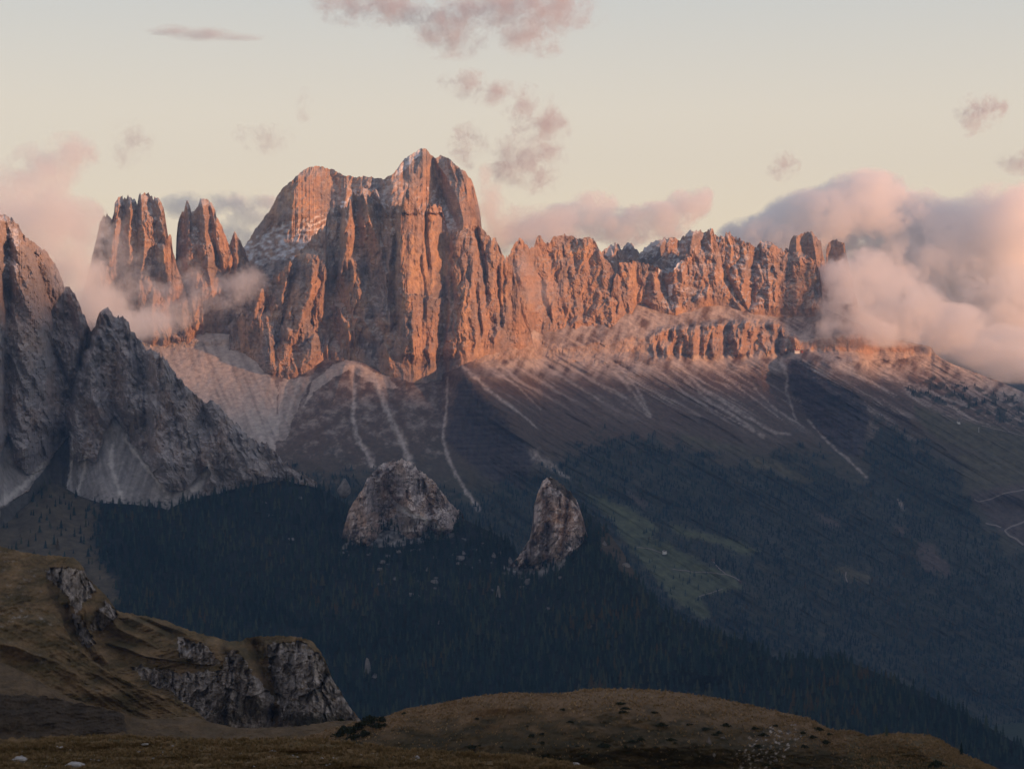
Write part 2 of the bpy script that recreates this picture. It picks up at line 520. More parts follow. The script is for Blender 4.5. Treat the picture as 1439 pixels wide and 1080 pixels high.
CHUTES = [  # pale scree chutes: points, half-widths at top and bottom
    ([(494, 512), (498, 545), (496, 590), (502, 615), (515, 635), (524, 655)], 3.5, 4.5),
    ([(525, 528), (535, 555), (548, 585), (560, 608), (570, 630), (577, 650)], 4, 5.5),
    ([(495, 508), (520, 522), (534, 545)], 3, 4),
    ([(629, 530), (628, 570), (622, 610), (628, 640), (640, 665), (655, 690), (672, 715)], 2, 4),
    ([(600, 485), (640, 505), (690, 550), (730, 580), (760, 605)], 5, 1),
    ([(680, 508), (730, 545), (760, 575)], 2.5, 1),
    ([(860, 515), (880, 540), (900, 565), (912, 585)], 4, 3),
    ([(868, 512), (895, 545), (915, 585)], 2, 2),
    ([(940, 500), (985, 545), (1040, 580), (1090, 608), (1112, 610)], 3.5, 2),
    ([(945, 520), (1000, 565), (1040, 590), (1072, 613)], 2, 3.2),
    ([(920, 515), (960, 550), (1010, 580), (1050, 600)], 2, 1),
    ([(985, 505), (1040, 545), (1100, 590)], 3, 1),
    ([(1060, 545), (1090, 575), (1130, 600)], 2, 1.5),
    ([(1098, 505), (1106, 530), (1105, 550), (1118, 590)], 3, 2),
    ([(1135, 590), (1160, 618), (1185, 640), (1205, 658), (1218, 670)], 1.8, 3),
    ([(1262, 702), (1270, 715)], 2, 3.5),
    ([(1170, 510), (1210, 530), (1260, 555)], 5, 1.5),
    ([(1230, 505), (1270, 535), (1320, 555), (1365, 573)], 6, 1.5),
    ([(1290, 505), (1320, 530), (1350, 560)], 5, 1),
    ([(1205, 505), (1250, 530), (1290, 550)], 4, 1),
    ([(800, 515), (850, 545), (880, 560)], 3, 1),
    ([(740, 510), (790, 530), (840, 560)], 3, 1),
    ([(752, 640), (775, 655), (800, 672)], 9, 3),
    ([(405, 532), (395, 560), (390, 600)], 6, 3),
    ([(420, 532), (412, 560), (402, 590)], 3, 2),
]
def f_color(U, V, S, N):
    t = U * 0.50 - V * 0.86
    s_ = U * 0.86 + V * 0.50
    wob = 5 * fbm(U / 18, V / 18, 3, 31)
    bt, bb = BAND_T(U), BAND_B(U)
    # brown turf, greener lower down
    low = sst(560, 700, V + 0.05 * (U - 900) + 25 * fbm(U / 30, V / 30, 3, 61))
    C = lerp(c3(U, GRASS_BROWN), c3(U, GRASS_OLIVE), low)
    # rubble speckle on the left part
    left = 1 - sst(610, 660, U + 20 * fbm(U / 30, V / 30, 3, 62))
    spk = np.clip(fbm(U / 22, V / 14, 7, 63, 0.75) * 3.2 + 0.30 - sst(560, 690, V) * 0.9, 0, 1)
    C = lerp(C, c3(U, SCREE), spk * left * 0.45)
    # streaks down the long slope
    st = fbm((t + 6 * fbm(s_ / 50, t / 20, 3, 65)) / 7, s_ / 190, 6, 64, 0.68) * (0.75 + 1.2 * fbm(U / 50, V / 40, 3, 68))
    fade = (1 - sst(540, 625, V - 0.10 * (U - 1000))) * sst(640, 690, U)
    C = lerp(C, c3(U, SCREE), np.clip(st * 4.2 + 0.02, 0, 1) * fade * 0.72)
    # open scree above and just below the cliff band
    up = np.clip(1 - (V - bb - 12) / 22, 0, 1) * np.clip(0.62 + 1.8 * fbm((U + 0.5 * V) / 14, V / 26, 4, 66), 0, 1) * sst(640, 700, U)
    C = lerp(C, c3(U, SCREE), up * 0.8)
    # big scree fan left of the main wall
    fan = polymask(U, V, [(180, 455), (340, 455), (370, 510), (388, 545), (392, 600), (385, 640), (330, 640), (180, 520)], 6, 7)
    cone = polymask(U, V, [(488, 503), (515, 518), (545, 528), (560, 545), (535, 545), (505, 528), (490, 520), (470, 530), (440, 552), (425, 575), (440, 535), (465, 515)], 4, 8)
    small = polymask(U, V, [(392, 535), (440, 528), (432, 545), (418, 575), (400, 620), (388, 620)], 5, 9) * 0.6
    fs = np.clip(0.9 + 0.9 * fbm((U - 0.4 * V) / 8, (V + 0.2 * U) / 70, 4, 67), 0, 1.15)
    C = lerp(C, c3(U, SCREE), np.clip(fan * fs, 0, 1))
    C = lerp(C, c3(U, SCREE), np.clip(cone * 0.8 + small, 0, 1) * np.clip(fs, 0, 1))
    # cliff band
    band = ((V > bt + wob) & (V < bb + wob)).astype(float)
    rk = rock_color(U, V, N, 70, 0.6, 0.45)
    C = lerp(C, rk, band * (0.35 + 0.65 * sst(900, 925, U)))
    # dark layered shale
    sh = np.maximum(softpoly(U, V, SHALE1, 14, 3), softpoly(U, V, SHALE2, 14, 4))
    lay = 1 + 0.8 * fbm(U / 60, V / 4.0, 3, 71) + 0.25 * fbm(U / 5, V / 25, 2, 72)
    C = lerp(C, c3(U, SHALE) * lay[..., None], sh * 0.92)
    # meadows, clearings, forest floor
    C = lerp(C, c3(U, (0.040, 0.040, 0.028)) * (1 + 0.5 * fbm((U + V) / 40, V / 14, 4, 69))[..., None], forest_f(U, V) * 0.85)
    for k, p in enumerate(MEADOWS):
        g = (0.092, 0.094, 0.048) if k < 2 else (0.095, 0.078, 0.045)
        gg = c3(U, g) * (1 + 0.5 * fbm(U / 16, V / 9, 3, 90 + k))[..., None]
        C = lerp(C, gg, softpoly(U, V, p, 12, 20 + k))
    for k, p in enumerate(CLEARINGS):
        C = lerp(C, c3(U, (0.098, 0.070, 0.058)) * (1 + 0.5 * fbm(U / 6, V / 4, 3, 98))[..., None], softpoly(U, V, p, 14, 40 + k) * 0.8)
    for k, (p, w0, w1) in enumerate(CHUTES):
        C = lerp(C, c3(U, SCREE) * 1.08, linemask(U, V, p, w0, w1, 2.0, k) * (0.85 if p[0][0] < 640 else 0.6) * np.clip(0.75 + 1.1 * fbm(U / 5, V / 5, 3, 99), 0, 1))
    return np.clip(C, 0.008, 0.8)

FOREST_F_TOP = curve([(180, 640), (400, 640), (440, 655), (520, 655), (600, 668), (660, 690), (720, 655), (752, 648), (780, 640), (800, 620), (850, 600), (900, 600), (960, 612), (1040, 640), (1080, 625),
                      (1110, 615), (1150, 625), (1190, 655), (1215, 665), (1218, 610), (1228, 575), (1270, 590), (1310, 620), (1350, 650), (1365, 700), (1400, 745), (1440, 770), (1750, 800)])
def forest_f(U, V):
    Ub = U + 26 * fbm(U / 26, V / 26, 4, 87)
    top = FOREST_F_TOP(Ub) + 16 * fbm(U / 22, V / 22, 4, 81)
    d = np.clip((V - top + 12) / 60.0, 0, 1)
    patch = sst(0.30, 0.62, d + 0.75 * fbm(U / 26, V / 14, 5, 82, 0.65))
    m = patch
    # the wooded patches on the far right crest and the open right shoulder
    right = sst(1225, 1260, U) * polymask(U, V, [(1225, 575), (1400, 585), (1750, 650), (1750, 780), (1400, 745), (1360, 690), (1300, 640)], 10, 33)
    m = m * (1 - 0.55 * right * sst(0.0, 0.15, fbm(U / 20, V / 12, 3, 83)))
    top2 = polymask(U, V, [(1320, 528), (1439, 560), (1700, 640), (1700, 670), (1439, 600), (1360, 580), (1290, 560), (1270, 545)], 8, 34)
    m = np.maximum(m, top2 * sst(-0.05, 0.1, fbm(U / 14, V / 9, 3, 84)))
    gap = sst(0.20, 0.40, fbm((U + V) / 70, (V - 0.4 * U) / 20, 5, 86, 0.6)) * 0.7
    m = m * (1 - gap)
    for k, p in enumerate(MEADOWS):
        tr = sst(0.22, 0.30, fbm(U / 12, V / 8, 3, 110 + k))
        m = m * (1 - softpoly(U, V, p, 12, 20 + k) * (1 - 0.9 * tr))
    for k, p in enumerate(CLEARINGS):
        m = m * (1 - 0.92 * softpoly(U, V, p, 14, 40 + k))
    return m

F = Sheet("mountain_slope", -200, 1750, 1.5, 400, F_CREST, F_FOOT,
          curve([(-200, 5750), (480, 5600), (570, 5600), (760, 5860), (1150, 6250), (1439, 6150), (1750, 6100)]),
          f_alpha, f_relief, f_color, M_SLOPE, back=60, bslope=35, blur=15,
          label="streaked brown mountainside of scree chutes, shale and forest below the lit cliffs")

# ================================================================== main massif
A_CREST = curve([(322, 470), (334, 447), (345, 440), (352, 420), (360, 408), (368, 402), (376, 398), (392, 385), (405, 372), (420, 358), (435, 340), (450, 322), (457, 317), (460, 296), (466, 289), (478, 290), (482, 295), (487, 293), (491, 277), (497, 273), (503, 279), (507, 276), (511, 263), (515, 268),
                 (520, 268), (528, 266), (533, 277), (541, 284), (550, 283), (557, 291), (561, 294), (566, 279), (571, 266), (577, 264), (582, 275), (587, 290), (594, 307), (598, 296), (603, 287), (610, 284), (617, 288), (623, 299), (627, 313), (631, 326), (640, 330), (648, 322), (657, 318), (668, 318), (676, 322), (687, 333), (697, 340), (703, 353), (712, 362), (720, 377), (728, 405), (735, 428), (741, 447), (747, 470), (752, 492)])
A_FOOT = curve([(322, 486), (335, 500), (350, 515), (372, 532), (395, 538), (405, 541), (420, 538), (432, 531), (455, 520), (487, 510), (505, 518), (530, 526), (560, 532), (600, 536), (625, 528), (645, 517), (670, 502), (700, 490), (742, 480), (750, 478)])
A_RIDGES = [
    ([(438, 355), (440, 385), (437, 413), (425, 445), (414, 475)], 75, 36, 26),
    ([(457, 318), (458, 350), (455, 390)], 55, 20, 16),
    ([(466, 292), (470, 320), (462, 360)], 40, 14, 14),
    ([(492, 277), (489, 310), (486, 345), (480, 385)], 60, 22, 14),
    ([(511, 266), (519, 305), (536, 352), (541, 385), (548, 463)], 75, 30, 16),
    ([(528, 270), (548, 310), (552, 340)], 50, 14, 12),
    ([(492, 360), (503, 407), (509, 447), (528, 478)], 60, 22, 26),
    ([(472, 425), (482, 450), (492, 475)], 40, 16, 18),
    ([(573, 246), (561, 320), (562, 380), (564, 413), (576, 455), (584, 500)], 110, 42, 130),
    ([(602, 256), (601, 367), (601, 413), (606, 450)], 52, 14, 100),
    ([(656, 318), (651, 367), (653, 407), (658, 463)], 12, 13, 60),
    ([(692, 336), (685, 397), (690, 450)], 44, 13, 46),
    ([(709, 362), (711, 413), (714, 463)], 36, 10, 36),
    ([(724, 392), (730, 440)], 30, 9, 26),
    ([(367, 405), (356, 440), (344, 490)], 55, 24, 22),
    ([(372, 440), (378, 480), (383, 525)], 52, 20, 24),
    ([(404, 452), (398, 490), (405, 530)], 40, 20, 18),
    ([(441, 468), (436, 500), (437, 528)], 50, 20, 26),
    ([(462, 480), (470, 505)], 30, 16, 20),
    ([(540, 480), (548, 505), (552, 525)], 40, 22, 24),
    ([(612, 470), (604, 500), (608, 525)], 38, 18, 26),
    ([(655, 470), (650, 495), (660, 508)], 34, 18, 26),
    ([(520, 478), (512, 500), (515, 515)], 34, 18, 20),
    ([(580, 490), (574, 510), (580, 528)], 30, 16, 20),
    ([(628, 470), (632, 495), (630, 520)], 34, 16, 18),
]
A_GUL = [
    ([(632, 322), (634, 380), (643, 447)], 14, 6), ([(668, 322), (681, 380), (684, 420)], 45, 6), ([(598, 292), (599, 340), (602, 380)], 35, 4), ([(556, 292), (556, 340), (553, 410), (556, 470)], 40, 7),
    ([(591, 360), (598, 410), (594, 470)], 14, 3.5), ([(625, 400), (628, 440), (622, 478)], 18, 4), ([(478, 300), (478, 360), (468, 410)], 30, 6), ([(410, 390), (402, 430), (392, 470), (386, 510)], 35, 7), ([(670, 400), (672, 440), (676, 470)], 24, 4), ([(700, 372), (702, 420), (704, 460)], 24, 4),
]
def a_macro(u):   # the wall is a blunt prow: it recedes to both sides of its pillar
    return np.where(u < 575, (575 - u) * 0.95, (u - 575) * 1.15)
def a_relief(U, V, S):
    fade = np.clip(S * 6, 0, 1)
    o = ridges(U, V, A_RIDGES, 5, 121, 26) - gullies(U, V, A_GUL, 4, 122)
    calm = polymask(U, V, [(563, 300), (632, 300), (634, 400), (620, 420), (570, 410)], 5, 123)
    o = o + flutes(U, V, 124, 0.85, 5.5) * (1 - 0.45 * calm)
    return o * fade
def a_color(U, V, S, N):
    C = rock_color(U, V, N, 130, 0.55, 0.35, 0.25, (1 - sst(300, 360, V)))
    bright = polymask(U, V, [(566, 330), (600, 320), (632, 330), (634, 385), (610, 400), (600, 420), (570, 412)], 9, 131)
    bright = np.maximum(bright, polymask(U, V, [(642, 440), (660, 400), (664, 470), (652, 475)], 6, 132))
    bright = np.maximum(bright, polymask(U, V, [(690, 405), (712, 410), (712, 430), (692, 425)], 6, 133))
    nn = np.clip(0.5 + 1.6 * fbm(U / 9, V / 14, 4, 134), 0, 1)
    return lerp(C, c3(U, ROCK_OCHRE), bright * nn * 0.55)
A_R = lambda u: np.asarray(F.r0(u, A_FOOT(u))) - 30
a_mid = float(F.r0(575, 530))
A = Sheet("mountain", 322, 752, 1.05, 300, A_CREST, A_FOOT,
          lambda u: (1 - sst(560, 625, u)) * np.minimum(F.r0(u, A_FOOT(u)) + 40, a_mid - 40 + a_macro(u)) + sst(560, 625, u) * (F.r0(u, A_FOOT(u)) - 8),
          lambda U, V, S: 73 - 16 * sst(465, 500, V) + 6 * fbm(U / 20, V / 20, 3, 120), a_relief, a_color, M_ROCK,
          bury=10, jag=3.0, jseed=12, jsc=5, label="main sunlit rock wall of fluted orange pillars in the centre of the range")

S_CREST = curve([(300, 400), (335, 352), (345, 345), (352, 333), (362, 318), (378, 297), (390, 275), (398, 263), (410, 255), (416, 247), (428, 238), (440, 233), (455, 234), (468, 238), (482, 246), (495, 249), (520, 249), (540, 250),
                 (553, 245), (560, 234), (570, 222), (580, 216), (590, 210), (597, 209), (603, 214), (607, 219), (612, 221), (620, 218), (632, 224), (641, 232), (648, 238), (656, 244), (664, 254), (670, 275), (675, 300), (678, 330), (700, 420), (710, 470)])
S_FOOT = curve([(300, 470), (400, 455), (650, 450), (710, 475)])
S_RIDGES = [
    ([(420, 240), (414, 275), (408, 310)], 95, 60, 90),
    ([(597, 211), (580, 250), (560, 290)], 50, 40, 40),
    ([(612, 221), (628, 250), (646, 290), (655, 320)], 60, 12, 26),
    ([(633, 226), (645, 260), (656, 305)], 50, 10, 18),
    ([(648, 239), (656, 270), (664, 310)], 45, 9, 16),
    ([(663, 255), (668, 285), (672, 315)], 30, 7, 16),
    ([(470, 240), (478, 262), (485, 285)], 22, 22, 20),
    ([(512, 250), (520, 270)], 18, 16, 14), ([(541, 250), (545, 275)], 20, 14, 16),
]
S_GUL = [([(606, 216), (610, 250), (630, 292), (640, 315)], 40, 6), ([(640, 236), (650, 275)], 25, 4)]
def s_relief(U, V, S):
    return ridges(U, V, S_RIDGES, 4, 141, 24) - gullies(U, V, S_GUL, 2, 142) + flutes(U, V, 143, 0.5, 3.2, 0.3)
def s_color(U, V, S, N):
    C = rock_color(U, V, N, 150, 0.6, 0.4, 0.0)
    # fresh snow on the shady ramp and below the summit
    ramp_ = polymask(U, V, [(335, 352), (380, 318), (420, 308), (470, 300), (478, 285), (500, 270), (470, 330), (420, 365), (345, 370)], 10, 151)
    cap = polymask(U, V, [(553, 247), (570, 222), (592, 208), (590, 216), (575, 232), (562, 246)], 3, 152)
    rib = polymask(U, V, [(600, 262), (612, 270), (634, 300), (645, 325), (622, 325), (608, 300)], 6, 153)
    dust = polymask(U, V, [(470, 262), (560, 250), (640, 320), (600, 320), (540, 290), (480, 295)], 8, 154)
    n = fbm(U / 9 + V / 22, V / 5, 4, 155)
    m = np.clip(n * 2.4 + 0.25, 0, 1) * (ramp_ * 0.75 + rib * 0.6 + dust * 0.30) + cap * np.clip(0.6 + n, 0, 1)
    return lerp(C, c3(U, SNOW), np.clip(m, 0, 0.85))
SUMMIT = Sheet("mountain", 300, 710, 1.1, 230, S_CREST, S_FOOT,
               lambda u: np.interp(u, A.us, A.R0.max(0)) + 40 + np.where(u < 430, (430 - u) * 2.2, 0) + np.maximum(u - 560, 0) * 0.9,
               lambda U, V, S: 58 - 12 * sst(300, 330, V) + 5 * fbm(U / 20, V / 20, 3, 140), s_relief, s_color, M_ROCK,
               jag=1.2, jseed=14, label="domed snow-dusted summit rising behind the main orange rock wall")

# ---- towers on the left
B_CREST = curve([(120, 430), (132, 340), (140, 312), (146, 304), (152, 303), (156, 306), (160, 299), (161, 288), (166, 279), (174, 276), (184, 276), (190, 280), (193, 288), (194, 277), (198, 273), (207, 272), (214, 276), (218, 280), (222, 277), (227, 282), (230, 292), (233, 310), (236, 330), (241, 334), (243, 352), (249, 380), (252, 392),
                 (247, 360), (248, 345), (250, 320), (253, 303)])
B1_CREST = curve([(112, 430), (132, 350), (140, 312), (146, 304), (152, 303), (156, 306), (160, 299), (161, 288), (166, 279), (174, 276), (184, 276), (190, 280), (193, 288), (194.5, 277), (198, 273), (207, 272), (214, 276), (218, 280), (222, 277), (227, 282), (230, 292), (233, 310), (236, 330), (241, 334), (243, 352), (249, 375), (258, 400), (268, 440), (275, 470)])
B_FOOT = curve([(100, 500), (190, 488), (240, 490), (300, 480), (350, 486)])
def b1_relief(U, V, S):
    rd = [([(166, 280), (163, 320), (150, 380), (140, 430)], 70, 30, 18), ([(182, 278), (183, 320), (180, 370)], 60, 16, 18), ([(198, 274), (200, 310), (204, 350)], 75, 14, 20), ([(222, 279), (226, 310), (232, 340)], 60, 12, 14),
          ([(205, 335), (200, 380), (190, 430)], 70, 24, 30), ([(228, 340), (234, 380), (244, 410)], 70, 22, 20), ([(215, 400), (212, 440), (220, 475)], 50, 24, 30), ([(252, 420), (256, 450), (262, 475)], 40, 20, 20)]
    return (ridges(U, V, rd, 4, 161, 22) + flutes(U, V, 162, 0.75, 4.5)) * np.clip(S * 6, 0, 1)
def b_color(U, V, S, N):
    return rock_color(U, V, N, 165, 0.55, 0.35, 0.22, (1 - sst(330, 370, V)))
B1 = Sheet("rock_tower", 112, 275, 1.05, 190, B1_CREST, B_FOOT, lambda u: F.r0(u, B_FOOT(u)) + 10 + np.abs(u - 215) * 0.5, 76, b1_relief, b_color, M_ROCK,
           bury=8, jag=2.5, jseed=21, jsc=4, label="twin-headed orange rock tower standing in mist left of the main wall")
B2_CREST = curve([(228, 440), (240, 400), (247, 360), (248, 330), (250, 312), (253, 302), (259, 296), (261, 284), (263, 281), (266, 287), (269, 297), (275, 293), (279, 287), (281, 280), (287, 279), (293, 281), (297, 285), (301, 294), (306, 306), (312, 320), (318, 334), (322, 345), (326, 337), (328, 325), (330, 324), (334, 334), (339, 341), (343, 352), (352, 372), (362, 410), (370, 450)])
def b2_relief(U, V, S):
    rd = [([(263, 284), (266, 320), (262, 380)], 50, 14, 18), ([(283, 282), (288, 320), (292, 370), (300, 420)], 80, 26, 22), ([(296, 284), (304, 330), (314, 375)], 60, 14, 18), ([(329, 326), (331, 350), (335, 400)], 45, 8, 12), ([(278, 380), (270, 430), (276, 470)], 55, 22, 24), ([(310, 400), (312, 440), (318, 475)], 50, 20, 22)]
    return (ridges(U, V, rd, 4, 171, 22) + flutes(U, V, 172, 0.75, 4.5)) * np.clip(S * 6, 0, 1)
B2 = Sheet("rock_tower", 228, 370, 1.05, 190, B2_CREST, B_FOOT, lambda u: F.r0(u, B_FOOT(u)) + 60 + np.abs(u - 285) * 0.6, 77, b2_relief, b_color, M_ROCK,
           bury=8, jag=2.0, jseed=22, jsc=4, label="slender orange rock tower with a thin finger beside its top, veiled by mist")

# ---- serrated ridge right of the main wall
D1_CREST = curve([(695, 400), (712, 365), (720, 348), (728, 336), (733, 333), (738, 342), (744, 349), (750, 346), (755, 333), (760, 331), (764, 340), (770, 343), (776, 336), (782, 331), (789, 329), (796, 333), (803, 331), (810, 335), (822, 334), (832, 335), (838, 343), (843, 351), (850, 362), (858, 373), (866, 387), (874, 398), (881, 410), (886, 425), (888, 440)])
D_FOOT = curve([(690, 480), (742, 474), (760, 474), (800, 470), (830, 468), (860, 462), (880, 450), (888, 445), (895, 430), (905, 430), (925, 440), (950, 446), (975, 440), (990, 434), (1010, 432), (1040, 440), (1060, 446), (1090, 448), (1110, 450), (1135, 448), (1150, 445), (1170, 440), (1200, 455)])
def d1_relief(U, V, S):
    rd = [([(758, 333), (764, 370), (770, 420)], 45, 18, 20), ([(786, 331), (790, 370), (800, 430)], 50, 20, 22), ([(822, 336), (826, 380), (835, 440)], 60, 20, 20), ([(843, 353), (852, 400), (862, 450)], 60, 14, 22), ([(868, 390), (876, 430)], 40, 10, 18), ([(732, 338), (738, 380), (742, 430)], 40, 16, 16)]
    return (0.5 * ridges(U, V, rd, 9, 181, 22) + flutes(U, V, 182, 0.85, 2.2)) * np.clip(S * 6, 0, 1)
def d_color(U, V, S, N):
    return rock_color(U, V, N, 185, 0.7, 0.5, 0.0)
D1 = Sheet("mountain", 695, 888, 1.1, 150, D1_CREST, D_FOOT, lambda u: F.r0(u, D_FOOT(u)) + 15, lambda U, V, S: 66 - 14 * sst(430, 465, V), d1_relief, d_color, M_ROCK,
           bury=10, jag=1.9, jseed=31, jsc=4, label="serrated orange ridge of small pinnacles right of the main wall")
D2_CREST = curve([(855, 430), (862, 395), (870, 372), (878, 365), (886, 370), (893, 366), (905, 372), (918, 373), (926, 378), (935, 385), (945, 384), (952, 372), (960, 366), (972, 358), (978, 345), (985, 340), (990, 328), (996, 321), (1002, 324), (1006, 334), (1010, 345), (1014, 336), (1020, 328), (1030, 329), (1036, 334), (1046, 340), (1055, 343), (1064, 347), (1072, 338), (1080, 339), (1092, 347), (1100, 352), (1110, 356), (1117, 352), (1124, 352), (1134, 359), (1146, 366), (1152, 380), (1155, 410), (1156, 440), (1158, 455)])
def d2_relief(U, V, S):
    rd = [([(878, 367), (884, 395), (880, 420)], 55, 14, 18), ([(895, 368), (905, 400), (912, 425)], 45, 12, 26), ([(955, 372), (958, 400), (962, 435)], 70, 20, 22), ([(980, 345), (984, 380), (990, 425)], 80, 24, 22), ([(997, 323), (1003, 370), (1010, 425)], 85, 14, 24), ([(1024, 331), (1030, 380), (1040, 430)], 50, 14, 20), ([(1076, 340), (1080, 380), (1085, 440)], 70, 30, 26), ([(1120, 354), (1115, 390), (1120, 440)], 60, 26, 60), ([(1146, 368), (1150, 400), (1150, 440)], 45, 20, 10), ([(1098, 354), (1096, 390), (1100, 430)], 40, 16, 22)]
    gu = [([(930, 380), (935, 400), (940, 430)], 70, 14), ([(1008, 342), (1020, 390), (1050, 440)], 40, 7), ([(1062, 346), (1058, 390), (1056, 430)], 40, 9), ([(868, 378), (872, 400)], 30, 5)]
    return (0.55 * ridges(U, V, rd, 9, 191, 22) - gullies(U, V, gu, 4, 192) + flutes(U, V, 193, 0.85, 2.3)) * np.clip(S * 6, 0, 1)
def d2_color(U, V, S, N):
    C = rock_color(U, V, N, 195, 0.7, 0.55, 0.3, sst(925, 935, U) * (1 - sst(1075, 1095, U)))
    sn = polymask(U, V, [(922, 372), (948, 366), (956, 372), (948, 378), (928, 380)], 3, 196)
    sn = np.maximum(sn, polymask(U, V, [(940, 400), (947, 398), (944, 415), (938, 418)], 2, 197))
    return lerp(C, c3(U, SNOW), sn * 0.9)
D2 = Sheet("mountain", 855, 1158, 1.1, 150, D2_CREST, D_FOOT, lambda u: F.r0(u, D_FOOT(u)) + 15, lambda U, V, S: 71 - 12 * sst(425, 450, V), d2_relief, d2_color, M_ROCK,
           jag=2.5, jseed=32, jsc=4, label="broad sunlit orange rock block above the scree at the right end of the range")
D3_CREST = curve([(835, 400), (846, 352), (852, 348), (858, 344), (865, 342), (870, 345), (875, 349), (881, 342), (887, 343), (893, 350), (899, 356), (905, 349), (914, 342), (924, 337), (937, 335), (948, 335), (956, 338), (962, 332), (968, 325), (975, 324), (983, 323), (990, 324), (1010, 330), (1040, 345), (1050, 400)])
D3 = Sheet("mountain", 835, 1050, 1.2, 80, D3_CREST, lambda u: D_FOOT(u) - 20, lambda u: np.asarray(F.r0(u, D_FOOT(u))) + 420, 58,
           lambda U, V, S: flutes(U, V, 201, 0.7, 2.5) + ridges(U, V, [([(866, 343), (862, 370)], 40, 14, 14), ([(885, 343), (890, 370)], 40, 10, 20), ([(935, 336), (915, 365)], 60, 30, 20), ([(975, 325), (968, 360)], 60, 16, 20)], 3, 202),
           lambda U, V, S, N: rock_color(U, V, N, 205, 0.35, 0.15, 0.3, np.ones(U.shape)), M_ROCK, jag=2.0, jseed=33, jsc=5,
           label="darker rounded grey peaks set back behind the orange ridge on the right")
D4_CREST = curve([(1098, 420), (1102, 356), (1104, 347), (1108, 350), (1111, 338), (1116, 331), (1124, 328), (1131, 327), (1140, 326), (1147, 331), (1150, 337), (1153, 335), (1155, 350), (1159, 365), (1162, 380), (1163, 410), (1163.5, 440), (1168, 470)])
D4 = Sheet("rock_tower", 1098, 1168, 1.0, 120, D4_CREST, D_FOOT, lambda u: np.asarray(F.r0(u, D_FOOT(u))) + 330, 78,
           lambda U, V, S: flutes(U, V, 211, 0.6, 4) + ridges(U, V, [([(1118, 331), (1120, 380)], 40, 12, 12), ([(1142, 328), (1148, 380)], 50, 12, 12)], 3, 212),
           lambda U, V, S, N: rock_color(U, V, N, 215, 0.6, 0.3), M_ROCK, jag=1.5, jseed=34, jsc=4,
           label="square-topped rock tower behind the right cliff, half in cloud")
D5_CREST = curve([(1158, 470), (1161, 350), (1164, 342), (1170, 338), (1176, 336), (1182, 340), (1187, 344), (1188.5, 354), (1193, 372), (1199, 400), (1206, 430), (1216, 475)])
D5 = Sheet("rock_tower", 1158, 1216, 1.0, 90, D5_CREST, lambda u: D_FOOT(u) + 5, lambda u: np.asarray(F.r0(u, D_FOOT(u))) + 420, 80,
           lambda U, V, S: flutes(U, V, 221, 0.5, 3), lambda U, V, S, N: rock_color(U, V, N, 225, 0.6, 0.3), M_ROCK, jag=1.0, jseed=35, jsc=4,
           label="small stump of rock peeking out of the cloud at the right end of the range")

# ================================================================== wooded near hill (carries the two crags)
G_CREST = curve([(-300, 800), (-60, 770), (0, 740), (40, 706), (60, 684), (75, 676), (90, 684), (110, 696), (140, 706), (180, 708), (235, 714), (290, 694), (340, 682), (380, 672), (410, 670), (435, 676), (460, 692), (500, 715), (560, 735), (600, 732), (645, 726), (670, 738), (700, 752), (722, 770), (738, 792), (750, 775), (765, 745), (790, 715), (815, 712), (838, 728), (855, 748), (875, 775), (892, 805), (905, 828), (925, 852), (950, 866), (985, 882), (1020, 893), (1050, 900), (1075, 916), (1095, 928), (1120, 924), (1150, 925), (1190, 928), (1230, 944), (1300, 974), (1370, 1010), (1439, 1050), (1560, 1110), (1750, 1200)])
G_FOOT = curve([(-300, 1100), (0, 1060), (1000, 1060), (1300, 1080), (1439, 1110), (1750, 1240)])
def g_alpha(U, V, S):
    return 15.5 + 5 * sst(700, 900, U) + 6 * fbm(U / 80, V / 60, 3, 231)
G_RIDGES = [([(75, 676), (80, 720), (110, 780), (160, 850)], 60, 90, 70), ([(800, 712), (860, 790), (930, 870), (1000, 950)], 90, 160, 60), ([(560, 735), (560, 800), (600, 900)], 60, 140, 160), ([(1120, 924), (1150, 980), (1180, 1040)], 50, 110, 150), ([(320, 700), (330, 780), (360, 900)], 45, 130, 130)]
def g_relief(U, V, S):
    return (ridges(U, V, G_RIDGES, 14, 232, 60) + 16 * fbm(U / 45, V / 35, 4, 233)) * np.clip(S * 5, 0, 1)
KNOLL = [(-60, 775), (0, 738), (40, 704), (75, 675), (108, 694), (140, 708), (133, 735), (128, 765), (150, 800), (175, 840), (150, 850), (100, 800), (40, 790), (-60, 810)]
def crag_apron(U, V):
    a = softpoly(U, V, [(586, 738), (622, 738), (640, 750), (612, 758), (560, 768), (520, 768), (500, 762), (545, 745)], 9, 249, 9)
    return np.maximum(a, softpoly(U, V, [(706, 796), (740, 788), (775, 786), (800, 776), (800, 790), (765, 808), (735, 812), (708, 806)], 9, 250, 9)) * 0.9
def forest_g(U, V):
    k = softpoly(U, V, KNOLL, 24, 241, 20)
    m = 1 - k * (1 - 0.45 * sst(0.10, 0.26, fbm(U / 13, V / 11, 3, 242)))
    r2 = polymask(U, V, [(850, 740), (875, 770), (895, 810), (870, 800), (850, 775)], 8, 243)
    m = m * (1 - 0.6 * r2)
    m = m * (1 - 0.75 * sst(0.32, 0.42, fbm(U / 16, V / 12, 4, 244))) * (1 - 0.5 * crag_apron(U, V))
    return m
